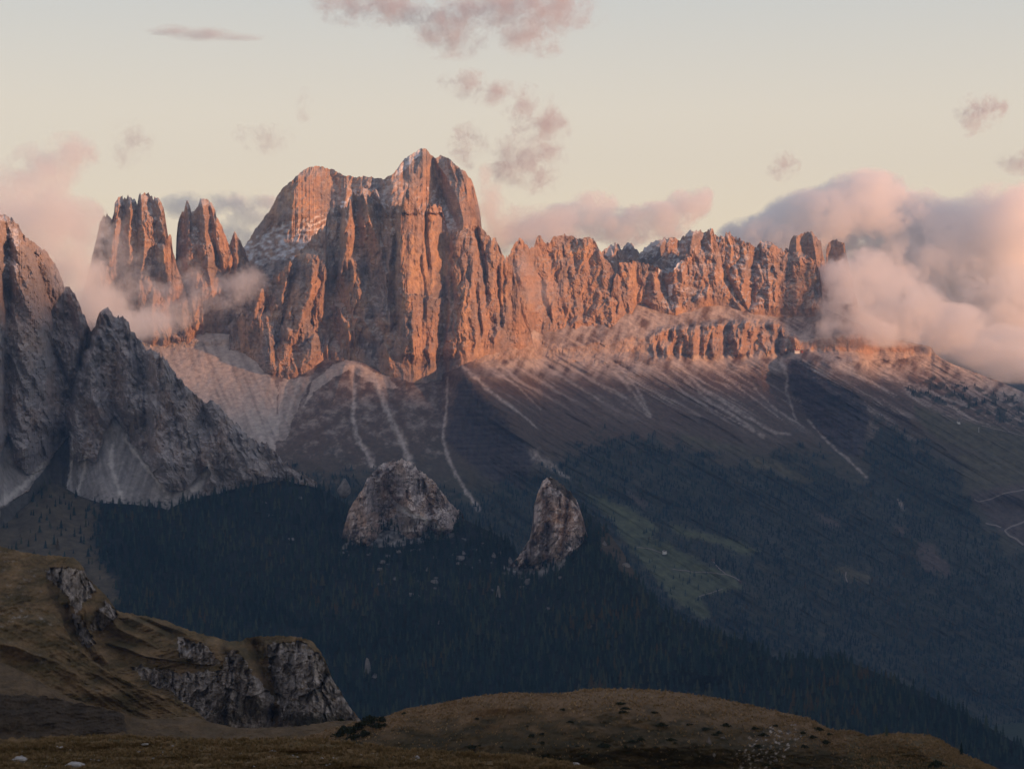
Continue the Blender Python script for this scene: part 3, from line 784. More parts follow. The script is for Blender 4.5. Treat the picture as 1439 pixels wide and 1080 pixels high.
def g_color(U, V, S, N):
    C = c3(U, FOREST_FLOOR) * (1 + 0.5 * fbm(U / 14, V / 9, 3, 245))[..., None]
    k = softpoly(U, V, KNOLL, 24, 241, 20)
    C = lerp(C, c3(U, (0.090, 0.068, 0.042)) * (1 + 0.5 * fbm(U / 18, V / 12, 4, 246))[..., None], k)
    r2 = polymask(U, V, [(845, 735), (878, 770), (900, 815), (870, 805), (845, 775)], 8, 243)
    C = lerp(C, c3(U, (0.075, 0.052, 0.032)), r2 * 0.8)
    rub = np.clip((fbm(U / 11, V / 8, 5, 247) - 0.33) * 7, 0, 1) * polymask(U, V, [(480, 750), (820, 745), (830, 830), (620, 850), (480, 830)], 16, 248)
    C = lerp(C, c3(U, (0.24, 0.215, 0.195)), rub * 0.75)
    return lerp(C, c3(U, (0.42, 0.37, 0.33)), crag_apron(U, V) * np.clip(0.6 + 1.5 * fbm(U / 7, V / 5, 4, 257), 0, 1) * 0.7)
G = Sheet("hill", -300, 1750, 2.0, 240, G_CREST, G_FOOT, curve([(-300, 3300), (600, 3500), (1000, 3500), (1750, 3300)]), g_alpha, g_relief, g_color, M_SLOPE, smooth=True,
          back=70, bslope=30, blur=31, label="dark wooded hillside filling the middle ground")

# ---- grey massif on the left
C_CREST = curve([(-300, 330), (-200, 300), (-100, 285), (-40, 296), (0, 302), (10, 303), (16, 306), (24, 316), (31, 325), (39, 336), (50, 343), (60, 350), (68, 358), (75, 368), (82, 378), (86, 390), (90, 403), (97, 404), (103, 412), (110, 424), (117, 440), (124, 456), (130, 464), (134, 458), (138, 442), (144, 434), (150, 432), (156, 437), (160, 447), (165, 445), (170, 446), (176, 446), (181, 455), (183, 464), (192, 474), (200, 481), (208, 492), (214, 492), (224, 498), (236, 510), (248, 525), (260, 541), (272, 552), (284, 562), (290, 568), (296, 564), (303, 565), (312, 576), (322, 587), (334, 598), (348, 612), (362, 620), (378, 625), (388, 634), (397, 648), (406, 652), (413, 660), (430, 668), (445, 680)])
C_FOOT = curve([(-300, 800), (-60, 775), (0, 745), (60, 700), (100, 705), (140, 712), (180, 716), (235, 722), (290, 702), (340, 690), (380, 680), (445, 686)])
C_SCREE = [[(-60, 700), (0, 640), (12, 605), (22, 650), (40, 668), (70, 655), (66, 668), (20, 700), (0, 712), (-60, 760)],
           [(94, 715), (98, 640), (108, 650), (122, 645), (134, 650), (150, 600), (160, 585), (172, 600), (190, 630), (210, 655), (230, 685), (238, 690), (262, 688), (290, 655), (296, 665), (285, 690), (250, 712), (230, 720), (170, 720)],
           [(0, 748), (0, 712), (40, 690), (75, 640), (97, 612), (98, 650), (92, 700), (70, 690), (40, 715)]]
def c_alpha(U, V, S):
    s = np.maximum(np.maximum(polymask(U, V, C_SCREE[0], 4, 251), polymask(U, V, C_SCREE[1], 4, 252)), polymask(U, V, C_SCREE[2], 3, 253))
    return 62 - 28 * s + 6 * fbm(U / 24, V / 24, 3, 254)
C_RIDGES = [
    ([(8, 303), (30, 380), (52, 450), (66, 520), (80, 600)], 110, 110, 50),
    ([(58, 350), (74, 400), (88, 470), (98, 540)], 80, 30, 26),
    ([(100, 408), (112, 450), (120, 480)], 45, 14, 20),
    ([(128, 488), (122, 520), (130, 560), (150, 600)], 70, 22, 26),
    ([(112, 535), (104, 580), (112, 640)], 65, 24, 26),
    ([(148, 433), (160, 480), (176, 530), (190, 590)], 95, 30, 40),
    ([(172, 447), (186, 490), (196, 520)], 45, 12, 20),
    ([(215, 492), (222, 540), (218, 590), (232, 660)], 80, 34, 34),
    ([(236, 580), (240, 620), (236, 680)], 55, 26, 26),
    ([(262, 545), (262, 590), (276, 650)], 60, 26, 30),
    ([(300, 566), (312, 600), (318, 650)], 55, 26, 28),
    ([(336, 602), (346, 630), (352, 668)], 40, 20, 20),
    ([(20, 520), (24, 570), (34, 640)], 70, 34, 34),
    ([(-40, 420), (-20, 520), (-10, 620)], 80, 50, 50),
    ([(48, 560), (58, 600), (64, 645)], 40, 18, 18),
]
C_GUL = [([(128, 466), (122, 485), (106, 530), (94, 575), (92, 620)], 70, 11), ([(66, 470), (96, 540), (102, 560)], 40, 8), ([(186, 475), (202, 540), (206, 600), (208, 640)], 45, 10)]
def c_relief(U, V, S):
    s = np.maximum(np.maximum(polymask(U, V, C_SCREE[0], 4, 251), polymask(U, V, C_SCREE[1], 4, 252)), polymask(U, V, C_SCREE[2], 3, 253))
    o = ridges(U, V, C_RIDGES, 7, 261, 26) - gullies(U, V, C_GUL, 4, 262) + flutes(U, V, 263, 0.85, 3.2, -0.32) * (1 - 0.85 * s)
    return o * np.clip(S * 5, 0, 1)
def c_color(U, V, S, N):
    C = 1.3 * rock_color(U, V, N, 270, 0.10, 0.08, 0.7, polymask(U, V, [(-300, 250), (0, 295), (28, 330), (24, 400), (-20, 440), (-300, 420)], 12, 271))
    C = lerp(C, c3(U, (0.255, 0.236, 0.228)), np.full(U.shape, 0.5))
    for k in range(2):
        s = polymask(U, V, C_SCREE[k], 5, 251 + k)
        tone = 0.62 + 0.45 * fbm((U + 0.3 * (V - 600) * np.sign(U - 165)) / 7, V / 60, 4, 273)
        C = lerp(C, c3(U, (0.44, 0.39, 0.355)) * np.clip(tone, 0.3, 1.1)[..., None], s * 0.9)
    C = lerp(C, c3(U, (0.062, 0.054, 0.042)), polymask(U, V, C_SCREE[2], 3, 253) * 0.9)
    for k, (p, w0, w1) in enumerate([([(158, 625), (155, 650), (162, 675), (172, 702)], 4, 4), ([(122, 636), (118, 660), (110, 690)], 2.5, 3), ([(100, 610), (102, 645), (95, 682)], 1.5, 2), ([(176, 618), (200, 650), (232, 688)], 3, 3), ([(293, 655), (288, 672), (270, 690)], 4, 4), ([(65, 650), (35, 680), (0, 708)], 4, 6)]):
        C = lerp(C, c3(U, (0.55, 0.49, 0.44)), linemask(U, V, p, w0, w1, 3, 60 + k) * 0.85)
    bushes = np.clip((fbm(U / 5, V / 4, 3, 275) - 0.12) * 8, 0, 1) * sst(690, 712, V + 0.06 * np.abs(U - 200)) * sst(90, 130, U)
    return lerp(C, c3(U, FOREST_FLOOR), bushes * 0.8)
Cs = Sheet("mountain", -300, 445, 1.2, 330, C_CREST, C_FOOT, lambda u: G.r0(u, G_CREST(u)) - 15, c_alpha, c_relief, c_color, M_ROCK, jag=2.2, jseed=41, jsc=5,
           label="grey rock massif in shade at the left edge, ribbed, with pale scree fans at its foot")

# ---- the two crags in the forest
def crag_color(U, V, N, seed):
    C = rock_color(U, V, N, seed, 0.25, 0.18) * 1.6
    cr = np.clip(1 - np.abs(fbm((U + 4 * fbm(U / 9, V / 9, 3, seed + 41)) / 7, V / 34, 4, seed + 42)) * 9, 0, 1)
    C = C * (1 - 0.5 * cr)[..., None]  # crack lines darkened: partly rock tone, partly painted shade
    sh_ = np.clip((fbm(U / 9, V / 5, 5, seed + 43, 0.65) - 0.16) * 8, 0, 1)
    return lerp(C, c3(U, (0.035, 0.034, 0.022)), sh_ * 0.75)
K1_CREST = curve([(474, 775), (481, 752), (484, 740), (490, 718), (500, 700), (508, 690), (516, 672), (524, 664), (532, 655), (538, 650), (548, 648), (556, 647), (565, 645), (574, 647), (583, 651), (588, 660), (594, 664), (603, 671), (612, 678), (620, 690), (630, 704), (640, 713), (648, 718), (655, 735)])
K1_FOOT = curve([(474, 785), (500, 782), (530, 775), (560, 775), (600, 765), (655, 745)])
def k1_relief(U, V, S):
    rd = [([(540, 652), (528, 690), (512, 740), (505, 770)], 55, 40, 34), ([(566, 647), (575, 690), (590, 735)], 60, 24, 40), ([(592, 664), (606, 700), (612, 740)], 45, 16, 34), ([(520, 672), (505, 710), (492, 755)], 40, 20, 24), ([(550, 700), (545, 740), (540, 770)], 35, 22, 22)]
    gu = [([(530, 665), (552, 700), (580, 725)], 28, 8)]
    return (ridges(U, V, rd, 4, 281, 20) - gullies(U, V, gu, 3, 282) + flutes(U, V, 283, 0.95, 2.6)) * np.clip(S * 5, 0, 1)
def k1_color(U, V, S, N):
    C = crag_color(U, V, N, 285)
    C = lerp(C, c3(U, (0.46, 0.40, 0.35)), linemask(U, V, [(560, 712), (580, 722), (605, 735), (628, 748)], 7, 3, 3, 88) * 0.9)
    C = lerp(C, c3(U, (0.34, 0.30, 0.27)), polymask(U, V, [(560, 715), (590, 730), (580, 745), (545, 748), (530, 742)], 5, 286) * 0.6)
    return lerp(C, c3(U, FOREST_FLOOR), np.clip((fbm(U / 8, V / 7, 3, 287) * 2 + (V - 752) / 22), 0, 1))
K1_BASE = curve([(474, 752), (490, 748), (505, 760), (515, 765), (525, 752), (532, 744), (545, 738), (560, 742), (575, 752), (590, 752), (605, 742), (620, 746), (630, 746), (645, 724), (655, 734)])
K2_BASE = curve([(712, 794), (730, 791), (745, 797), (757, 800), (768, 783), (780, 790), (795, 775), (806, 766), (820, 752), (830, 758)])
def g_under(u, v): return np.asarray(G.r(u, np.maximum(v, G_CREST(u) + 1)))
K1 = Sheet("crag", 474, 655, 1.0, 130, K1_CREST, K1_FOOT, lambda u: g_under(u, K1_BASE(u)) - 6, 64, k1_relief, k1_color, M_ROCK, jag=1.3, jseed=51, jsc=5, back=25)
K2_CREST = curve([(712, 800), (725, 785), (736, 770), (744, 758), (747, 745), (749, 730), (750, 712), (754, 700), (757, 688), (763, 676), (769, 670), (776, 671), (784, 675), (792, 682), (800, 690), (808, 699), (814, 712), (819, 726), (823, 745), (830, 765)])
K2_FOOT = curve([(712, 806), (740, 806), (770, 806), (800, 795), (830, 775)])
def k2_relief(U, V, S):
    rd = [([(769, 671), (762, 710), (752, 750), (735, 790)], 45, 24, 30), ([(785, 676), (783, 720), (776, 770), (770, 795)], 40, 16, 20), ([(806, 700), (806, 735), (800, 780)], 45, 14, 20)]
    return (ridges(U, V, rd, 4, 291, 18) + flutes(U, V, 292, 0.9, 2.6, 0.3)) * np.clip(S * 5, 0, 1)
def k2_color(U, V, S, N):
    C = crag_color(U, V, N, 295)
    C = lerp(C, c3(U, (0.085, 0.058, 0.034)), polymask(U, V, [(768, 668), (785, 673), (808, 697), (812, 712), (796, 698), (778, 684)], 3, 296) * 0.9)
    return lerp(C, c3(U, FOREST_FLOOR), np.clip((fbm(U / 8, V / 7, 3, 297) * 2 + (V - 786) / 18), 0, 1))
K2 = Sheet("crag", 712, 830, 1.0, 130, K2_CREST, K2_FOOT, lambda u: g_under(u, K2_BASE(u)) - 6, 68, k2_relief, k2_color, M_ROCK, jag=1.4, jseed=52, jsc=5, back=25)
for o, l in ((K1.obj, "broad pale grey crag with a scree apron rising from the dark forest"), (K2.obj, "tall narrow grey crag with a brown grassy top, standing on the wooded spur")):
    o["kind"] = "thing"; tag(o, l, "crag", "crags in the forest")

# ================================================================== foreground
def near_rock(U, V, N, seed):
    C = lerp(c3(U, (0.20, 0.170, 0.148)), c3(U, (0.50, 0.42, 0.36)), np.clip(0.5 + 1.3 * fbm(U / 10, V / 18, 4, seed), 0, 1))
    cr = np.clip(1 - np.abs(fbm((U + 3 * fbm(U / 8, V / 8, 3, seed + 2)) / 6, V / 30, 4, seed + 3)) * 8, 0, 1)
    C = lerp(C, c3(U, (0.40, 0.33, 0.27)), np.clip(fbm(U / 5, V / 26, 4, seed + 4) * 3 - 0.3, 0, 1) * 0.6)
    return C * (1 + 0.3 * fbm(U / 3, V / 12, 3, seed + 1))[..., None] * (1 - 0.38 * cr)[..., None]
def near_grass(U, V, seed, tone=1.0):
    t = np.clip(0.5 + 1.5 * fbm(U / 40, V / 16, 4, seed), 0, 1)
    C = lerp(c3(U, (0.090, 0.064, 0.027)), c3(U, (0.205, 0.128, 0.060)), t)
    return C * tone * (1 + 0.35 * fbm(U / 5, V / 3, 3, seed + 1))[..., None]

H_CREST = curve([(-400, 700), (-200, 735), (-60, 762), (0, 768), (18, 772), (40, 777), (60, 779), (85, 781), (102, 783), (112, 790), (118, 798), (121, 808), (132, 820), (150, 838), (160, 852), (168, 859), (180, 861), (195, 864), (215, 867), (235, 872), (255, 881), (280, 890), (305, 895), (325, 900), (340, 901), (347, 895), (365, 894), (390, 893), (415, 894), (433, 897), (442, 903), (449, 914), (456, 924), (462, 940), (467, 954), (476, 966), (484, 980), (491, 992), (498, 1001), (508, 1012), (520, 1024)])
H_FOOT = curve([(-400, 1040), (520, 1034)])
H_CLIFFS = [[(64, 800), (80, 796), (118, 800), (123, 812), (135, 828), (120, 845), (108, 862), (98, 845), (84, 825), (68, 815)],
            [(150, 842), (165, 860), (158, 872), (140, 885), (125, 885), (140, 860)],
            [(250, 895), (290, 905), (310, 930), (302, 935), (255, 925), (250, 910)],
            [(185, 935), (260, 945), (310, 940), (325, 910), (345, 930), (362, 955), (385, 980), (382, 1026), (300, 1026), (270, 1000), (240, 970), (200, 955)],
            [(372, 905), (420, 900), (448, 915), (462, 945), (500, 1005), (520, 1034), (390, 1034), (392, 990), (380, 940)],
            [(100, 860), (116, 870), (135, 905), (122, 910), (108, 885)]]
def h_cl(U, V):
    m = 0
    for k, p in enumerate(H_CLIFFS):
        m = np.maximum(m, polymask(U, V, p, 7, 310 + k, 10))
    return m
def h_alpha(U, V, S):
    return 22 + 38 * h_cl(U, V) + 9 * fbm(U / 50, V / 30, 3, 311)
def h_relief(U, V, S):
    rd = [([(136, 850), (165, 882), (215, 906), (262, 928)], 17, 26, 80), ([(152, 902), (205, 922), (310, 937)], 15, 16, 70), ([(62, 800), (70, 840), (95, 880), (130, 925)], 16, 60, 24), ([(200, 866), (262, 890), (318, 930)], 13, 26, 40), ([(110, 790), (116, 830), (112, 870)], 28, 40, 30), ([(168, 860), (230, 890), (262, 925)], 22, 70, 20), ([(330, 905), (350, 940), (370, 990)], 40, 36, 20), ([(440, 905), (440, 950), (440, 1010)], 45, 45, 50), ([(300, 898), (320, 935), (330, 1000)], 24, 60, 26)]
    gu = [([(355, 900), (372, 950), (386, 1020)], 20, 16), ([(95, 850), (112, 900), (140, 935)], 20, 14)]
    c = h_cl(U, V)
    o = ridges(U, V, rd, 6, 312, 30) - gullies(U, V, gu, 4, 313)
    Uw = U + 3 * fbm(U / 9, V / 9, 3, 319)
    o += c * (11 * facets(Uw / 22, V / 44, 314) + 7 * facets(Uw / 9, V / 20, 315) + 3.2 * facets(Uw / 4, V / 8, 316) + 1.6 * facets(Uw / 2.2, V / 3.5, 317)) + 3.5 * fbm(U / 30, V / 18, 4, 317) + 1.5 * fbm(U / 7, V / 3, 4, 318) + 1.3 * (1 - c) * ridged((V + 0.25 * U + 6 * fbm(U / 20, V / 12, 3, 328)) / 6.5, U / 90, 2, 329)
    return o * np.clip(S * 5, 0, 1)
def h_color(U, V, S, N):
    c = h_cl(U, V)
    C = near_grass(U, V, 320)
    turf = np.clip(sst(0.55, 0.75, N[..., 2]) * 0.8 + (fbm(U / 8, V / 6, 4, 321) - 0.12) * 2, 0, 1)
    C = lerp(C, near_rock(U, V, N, 322), np.clip(c * 1.15 - 0.15 + 0.8 * fbm(U / 9, V / 7, 4, 327) * (c > 0) * (c < 1), 0, 1) * (1 - 0.9 * turf))
    rub = np.clip((fbm(U / 13, V / 7, 6, 324, 0.72) - 0.16) * 6, 0, 1) * polymask(U, V, [(-100, 760), (20, 768), (60, 800), (60, 850), (0, 840), (-100, 850)], 10, 325)
    return lerp(C, c3(U, (0.24, 0.20, 0.17)), rub * 0.6)
H = Sheet("hillside", -400, 520, 1.1, 260, H_CREST, H_FOOT, curve([(-400, 1000), (0, 1120), (520, 1250)]), h_alpha, h_relief, h_color, M_NEAR, smooth=True, back=30, bslope=45, blur=13, jag=0.8, jseed=61,
          label="grassy foreground shoulder at lower left broken by grey rock cliffs")
H1_CREST = curve([(-400, 830), (-100, 848), (0, 850), (20, 852), (43, 854), (62, 857), (77, 864), (90, 880), (100, 898), (113, 914), (125, 924), (140, 934), (155, 944), (167, 951), (185, 960), (200, 967), (218, 973), (233, 978), (250, 983), (267, 991), (278, 1000), (290, 1012), (310, 1030)])
def h1_relief(U, V, S):
    return (ridges(U, V, [([(77, 866), (150, 940), (230, 980)], 20, 120, 12), ([(0, 900), (80, 930), (170, 985)], 16, 60, 30)], 6, 331, 30) + 4 * fbm(U / 40, V / 22, 4, 332) + 1.5 * fbm(U / 7, V / 3.5, 4, 333) + 1.1 * ridged((V + 0.3 * U + 5 * fbm(U / 18, V / 12, 3, 338)) / 6, U / 80, 2, 339) + 3 * ridged((U - 1.6 * V) / 26, (V + 0.5 * U) / 80, 2, 334)) * np.clip(S * 5, 0, 1)
def h1_color(U, V, S, N):
    C = near_grass(U, V, 335, 0.95)
    rub = np.clip((fbm(U / 13, V / 6, 6, 336, 0.72) - 0.12) * 6, 0, 1) * np.maximum(polymask(U, V, [(-200, 848), (20, 848), (80, 866), (72, 878), (30, 872), (0, 885), (-200, 890)], 8, 337), linemask(U, V, [(0, 900), (40, 915), (90, 945), (140, 975)], 5, 3, 5, 338) * 0.8)
    return lerp(C, c3(U, (0.27, 0.23, 0.19)), rub * 0.7)
H1 = Sheet("hillside", -400, 310, 1.2, 130, H1_CREST, curve([(-400, 1040), (310, 1036)]), curve([(-400, 800), (0, 900), (310, 1000)]), lambda U, V, S: 24 + 8 * fbm(U / 50, V / 30, 3, 330), h1_relief, h1_color, M_NEAR, smooth=True, back=20, bslope=40, jag=0.9, jseed=62,
           label="olive grass slope with scattered white stones running down from the left edge")
H0_CREST = curve([(-400, 880), (-100, 915), (0, 930), (20, 938), (40, 947), (70, 965), (100, 981), (130, 990), (165, 998), (185, 1006), (200, 1010), (240, 1008), (270, 1006), (300, 1015), (330, 1022), (370, 1022), (420, 1020), (470, 1012), (500, 1012), (540, 1030)])
def h0_color(U, V, S, N):
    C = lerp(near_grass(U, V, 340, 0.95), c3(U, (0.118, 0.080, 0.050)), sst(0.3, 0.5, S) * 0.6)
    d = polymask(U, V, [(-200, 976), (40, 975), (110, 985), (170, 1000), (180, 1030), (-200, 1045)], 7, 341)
    return lerp(C, c3(U, (0.050, 0.040, 0.032)) * (1 + 0.5 * fbm(U / 4, V / 4, 3, 342))[..., None], d * 0.75)  # shade of the steep side painted in as a darker colour
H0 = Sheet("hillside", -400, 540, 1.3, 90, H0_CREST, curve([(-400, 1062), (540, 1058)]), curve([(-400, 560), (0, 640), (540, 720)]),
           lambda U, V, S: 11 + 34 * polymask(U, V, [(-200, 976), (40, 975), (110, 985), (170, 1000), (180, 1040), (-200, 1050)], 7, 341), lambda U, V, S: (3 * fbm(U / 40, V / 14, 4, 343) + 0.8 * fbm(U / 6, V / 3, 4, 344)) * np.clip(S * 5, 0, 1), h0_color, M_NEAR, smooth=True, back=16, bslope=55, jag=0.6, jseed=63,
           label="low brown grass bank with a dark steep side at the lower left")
I_CREST = curve([(380, 1062), (430, 1034), (470, 1022), (510, 1012), (545, 1005), (570, 995), (600, 990), (630, 986), (650, 980), (680, 976), (720, 972), (760, 974), (790, 974), (815, 969), (840, 967), (880, 967), (920, 969), (960, 973), (1000, 979), (1050, 989), (1090, 998), (1120, 1004), (1140, 1010), (1160, 1021), (1175, 1026), (1195, 1025), (1205, 1028), (1218, 1033), (1240, 1031), (1265, 1030), (1290, 1031), (1310, 1034), (1325, 1041), (1335, 1047), (1350, 1056), (1375, 1068), (1400, 1080), (1450, 1105), (1600, 1200)])
def i_relief(U, V, S):
    return (ridges(U, V, [([(860, 966), (900, 1010), (960, 1060)], 10, 300, 260), ([(1265, 1030), (1300, 1060), (1340, 1090)], 14, 90, 100)], 10, 351, 60)
            - gullies(U, V, [([(1190, 1026), (1180, 1060), (1170, 1100)], 3, 60), ([(700, 1000), (690, 1040), (700, 1090)], 7, 90)], 8, 352)
            + 3 * fbm(U / 60, V / 22, 4, 353) + 0.7 * fbm(U / 7, V / 3.5, 4, 354)) * np.clip((1 - S) * 8 + 0.15, 0, 1)
def i_color(U, V, S, N):
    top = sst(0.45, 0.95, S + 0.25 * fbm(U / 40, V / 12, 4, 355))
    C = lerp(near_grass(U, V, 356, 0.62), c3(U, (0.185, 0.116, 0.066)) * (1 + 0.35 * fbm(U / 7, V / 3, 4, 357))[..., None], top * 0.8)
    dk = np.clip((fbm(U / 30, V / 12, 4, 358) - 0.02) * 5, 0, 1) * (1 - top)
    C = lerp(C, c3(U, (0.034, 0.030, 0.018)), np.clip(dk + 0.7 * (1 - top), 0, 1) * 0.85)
    rk = np.clip((fbm(U / 6, V / 5, 4, 359) - 0.16) * 8, 0, 1) * polymask(U, V, [(1040, 1040), (1110, 1015), (1130, 1035), (1080, 1085), (1035, 1085)], 14, 360)
    C = lerp(C, near_rock(U, V, N, 361), rk * 0.85)
    ol = polymask(U, V, [(1190, 1030), (1320, 1036), (1400, 1085), (1200, 1090)], 12, 362)
    return lerp(C, c3(U, (0.082, 0.066, 0.030)), ol * 0.5)
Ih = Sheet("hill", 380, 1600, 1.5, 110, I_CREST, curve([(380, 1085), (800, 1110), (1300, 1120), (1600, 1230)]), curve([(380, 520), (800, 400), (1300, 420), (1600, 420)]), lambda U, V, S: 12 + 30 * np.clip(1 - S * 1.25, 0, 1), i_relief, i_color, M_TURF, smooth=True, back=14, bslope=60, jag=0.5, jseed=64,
           label="rounded brown grassy hill across the bottom of the picture")
J_CREST = curve([(-500, 1060), (-100, 1052), (0, 1046), (30, 1043), (60, 1039), (95, 1036), (130, 1033), (180, 1034), (280, 1039), (340, 1038), (420, 1037), (470, 1040), (520, 1046), (560, 1052), (600, 1054), (640, 1057), (690, 1059), (730, 1062), (770, 1067), (800, 1072), (840, 1084), (900, 1100), (1100, 1140), (1600, 1220), (2000, 1250)])
def j_relief(U, V, S):
    return (2.0 * fbm(U / 120, V / 14, 3, 371) + 0.14 * fbm(U / 22, V / 4, 4, 372) + 0.05 * fbm(U / 4, V / 1.5, 3, 373)) * np.clip((1 - S) * 10, 0, 1)
def j_color(U, V, S, N):
    C = near_grass(U, V * 2.5, 374, 1.0)
    gr = np.clip(0.3 + 2.2 * fbm(U / 60, V / 7, 4, 375), 0, 1)
    C = lerp(C, c3(U, (0.12, 0.094, 0.042)), gr * 0.5)
    return lerp(C, c3(U, (0.28, 0.185, 0.10)), np.clip((fbm(U / 30, V / 4, 4, 376)) * 3, 0, 1) * 0.6)
Jm = Sheet("meadow", -500, 2000, 1.6, 120, J_CREST, curve([(-500, 1150), (800, 1160), (2000, 1300)]), 120.0, lambda U, V, S: 6.0 + 9 * (1 - S), j_relief, j_color, M_TURF, smooth=True, back=14, bslope=60, jag=0.3, jseed=65, jsc=14, blur=31,
           label="nearest strip of stony tan meadow at the bottom left")

# knoll the camera stands on, and the valley floor under everything
def cap_mesh():
    us = np.linspace(-500, 2000, 160)
    rf = Jm.R[0]; vf = Jm.vf
    r1 = np.interp(us, Jm.us, rf); v1 = np.interp(us, Jm.us, vf)
    rows = []
    for t in np.linspace(0, 1, 40):
        r = np.maximum(r1 * (1 - t), 0.0) - 40 * t
        zz = -(v1 - CV) / FPX * r1 * (1 - t) ** 1.5 - 1.8 * t - 0.6 * t * (1 - t) + 0.4 * fbm(us / 60, us * 0 + t * 9, 3, 381) * (1 - t) * t * 4
        x = (us - CU) / FPX * np.maximum(r, 25)
        rows.append(np.stack([x * (1 + 3 * t), r, zz], -1))
    P = np.array(rows)
    C = np.ones(P.shape) * np.array((0.11, 0.08, 0.045))
    o = grid_mesh("ground", P, C, M_TURF, True)
    tag(o, "grassy knoll under the camera", kind="structure")
cap_mesh()
def floor_mesh():
    xs = np.linspace(-9000, 15800, 120); ys = np.linspace(-7500, 13800, 100)
    X, Y = np.meshgrid(xs, ys)
    Z = -1120 + 60 * fbm(X / 1500, Y / 1500, 4, 391)
    P = np.stack([X, Y, Z], -1)
    C = np.ones(P.shape) * np.array((0.035, 0.042, 0.024))
    o = grid_mesh("ground", P, C, M_SLOPE, True)
    tag(o, "valley floor far below", kind="structure")
floor_mesh()

# ---- far blue hills at the right edge, and an unseen western range shaped to shadow the valley
def range_mesh(name, pts, width, seed, color, label, amp, steps=300):
    """a free-standing mountain range along a line of (x, y, crest height)"""
    p = np.array(pts, float)
    L = np.concatenate([[0], np.cumsum(np.hypot(np.diff(p[:, 0]), np.diff(p[:, 1])))])
    t = np.linspace(0, L[-1], steps)
    x = np.interp(t, L, p[:, 0]); y = np.interp(t, L, p[:, 1]); z = np.interp(t, L, p[:, 2])
    tx = np.gradient(x); ty = np.gradient(y); q = np.hypot(tx, ty); nx, ny = -ty / q, tx / q
    ks = np.linspace(-1, 1, 61)
    T, K = np.meshgrid(t, ks)
    base = -1150
    prof = np.abs(K) ** 0.9
    Z = z[None] * (1 - prof) + base * prof + amp * (ridged(T / 900, K * 2, 4, seed) - 0.4) * (1 - np.abs(K)) 
    P = np.stack([x[None] + nx[None] * K * width, y[None] + ny[None] * K * width, Z], -1)
    C = np.ones(P.shape) * np.array(color) * (1 + 0.3 * fbm(T / 300, K * 6, 4, seed + 3))[..., None]
    o = grid_mesh(name, P, C, M_SLOPE, False)
    tag(o, label, kind="structure")
    return o
range_mesh("hills", [(2400, 12600, 60), (3000, 12400, 120), (3500, 12200, 95), (4200, 12000, 130), (5200, 11800, 170)], 900, 401, (0.05, 0.06, 0.06), "far hazy blue hills below the cloud at the right edge", 60, 160)
SHD = 9500.0   # distance towards the sun
per = np.array([math.cos(SUN_AZ), -math.sin(SUN_AZ)])   # along the range, across the sun
per = -per if per[1] < 0 else per
hs = np.array([math.sin(SUN_AZ), math.cos(SUN_AZ)])
pts = []
for pc in np.linspace(-1800, 11500, 70):
    edge = np.interp(pc, [-1500, 2500, 3200, 3900, 4400, 4800, 5300, 6000, 6500, 7500, 8600, 10500], [330, 330, 420, 400, 330, 290, 190, 92, 82, 84, 84, 70])
    href = np.interp(pc, [-1500, 2000, 3800, 4540, 7000, 8570, 10500], [0, -600, -1300, -2850, -2700, -1430, -800])
    o2 = per * pc + hs * SHD
    pts.append((o2[0], o2[1], edge + math.tan(SUN_EL) * (SHD - href)))
SHADE = range_mesh("shadow_range", pts, 2200, 411, (0.12, 0.10, 0.08), "range to the west, beyond the right edge, behind which the sun is setting", 70, 400)

# ================================================================== trees
rng = np.random.RandomState(5)
def plain_mat(name, base, rough=0.9, noise=None, var=0.3):
    m = bpy.data.materials.new(name); m.use_nodes = True
    n = m.node_tree.nodes; l = m.node_tree.links; b = n["Principled BSDF"]
    b.inputs["Roughness"].default_value = rough
    b.inputs["Specular IOR Level"].default_value = 0.15
    b.inputs["Base Color"].default_value = (*base, 1)
    if noise:
        t = n.new("ShaderNodeTexCoord"); no = n.new("ShaderNodeTexNoise")
        no.inputs["Scale"].default_value = noise; no.inputs["Detail"].default_value = 6
        l.new(t.outputs["Object"], no.inputs["Vector"])
        r = n.new("ShaderNodeValToRGB")
        r.color_ramp.elements[0].position = 0.3; r.color_ramp.elements[1].position = 0.7
        r.color_ramp.elements[0].color = (*[c * (1 - var) for c in base], 1); r.color_ramp.elements[1].color = (*[c * (1 + var) for c in base], 1)
        l.new(no.outputs[0], r.inputs[0]); l.new(r.outputs[0], b.inputs["Base Color"])
        bp = n.new("ShaderNodeBump"); bp.inputs["Strength"].default_value = 0.6; bp.inputs["Distance"].default_value = 0.3 / noise
        l.new(no.outputs[0], bp.inputs["Height"]); l.new(bp.outputs[0], b.inputs["Normal"])
    return m

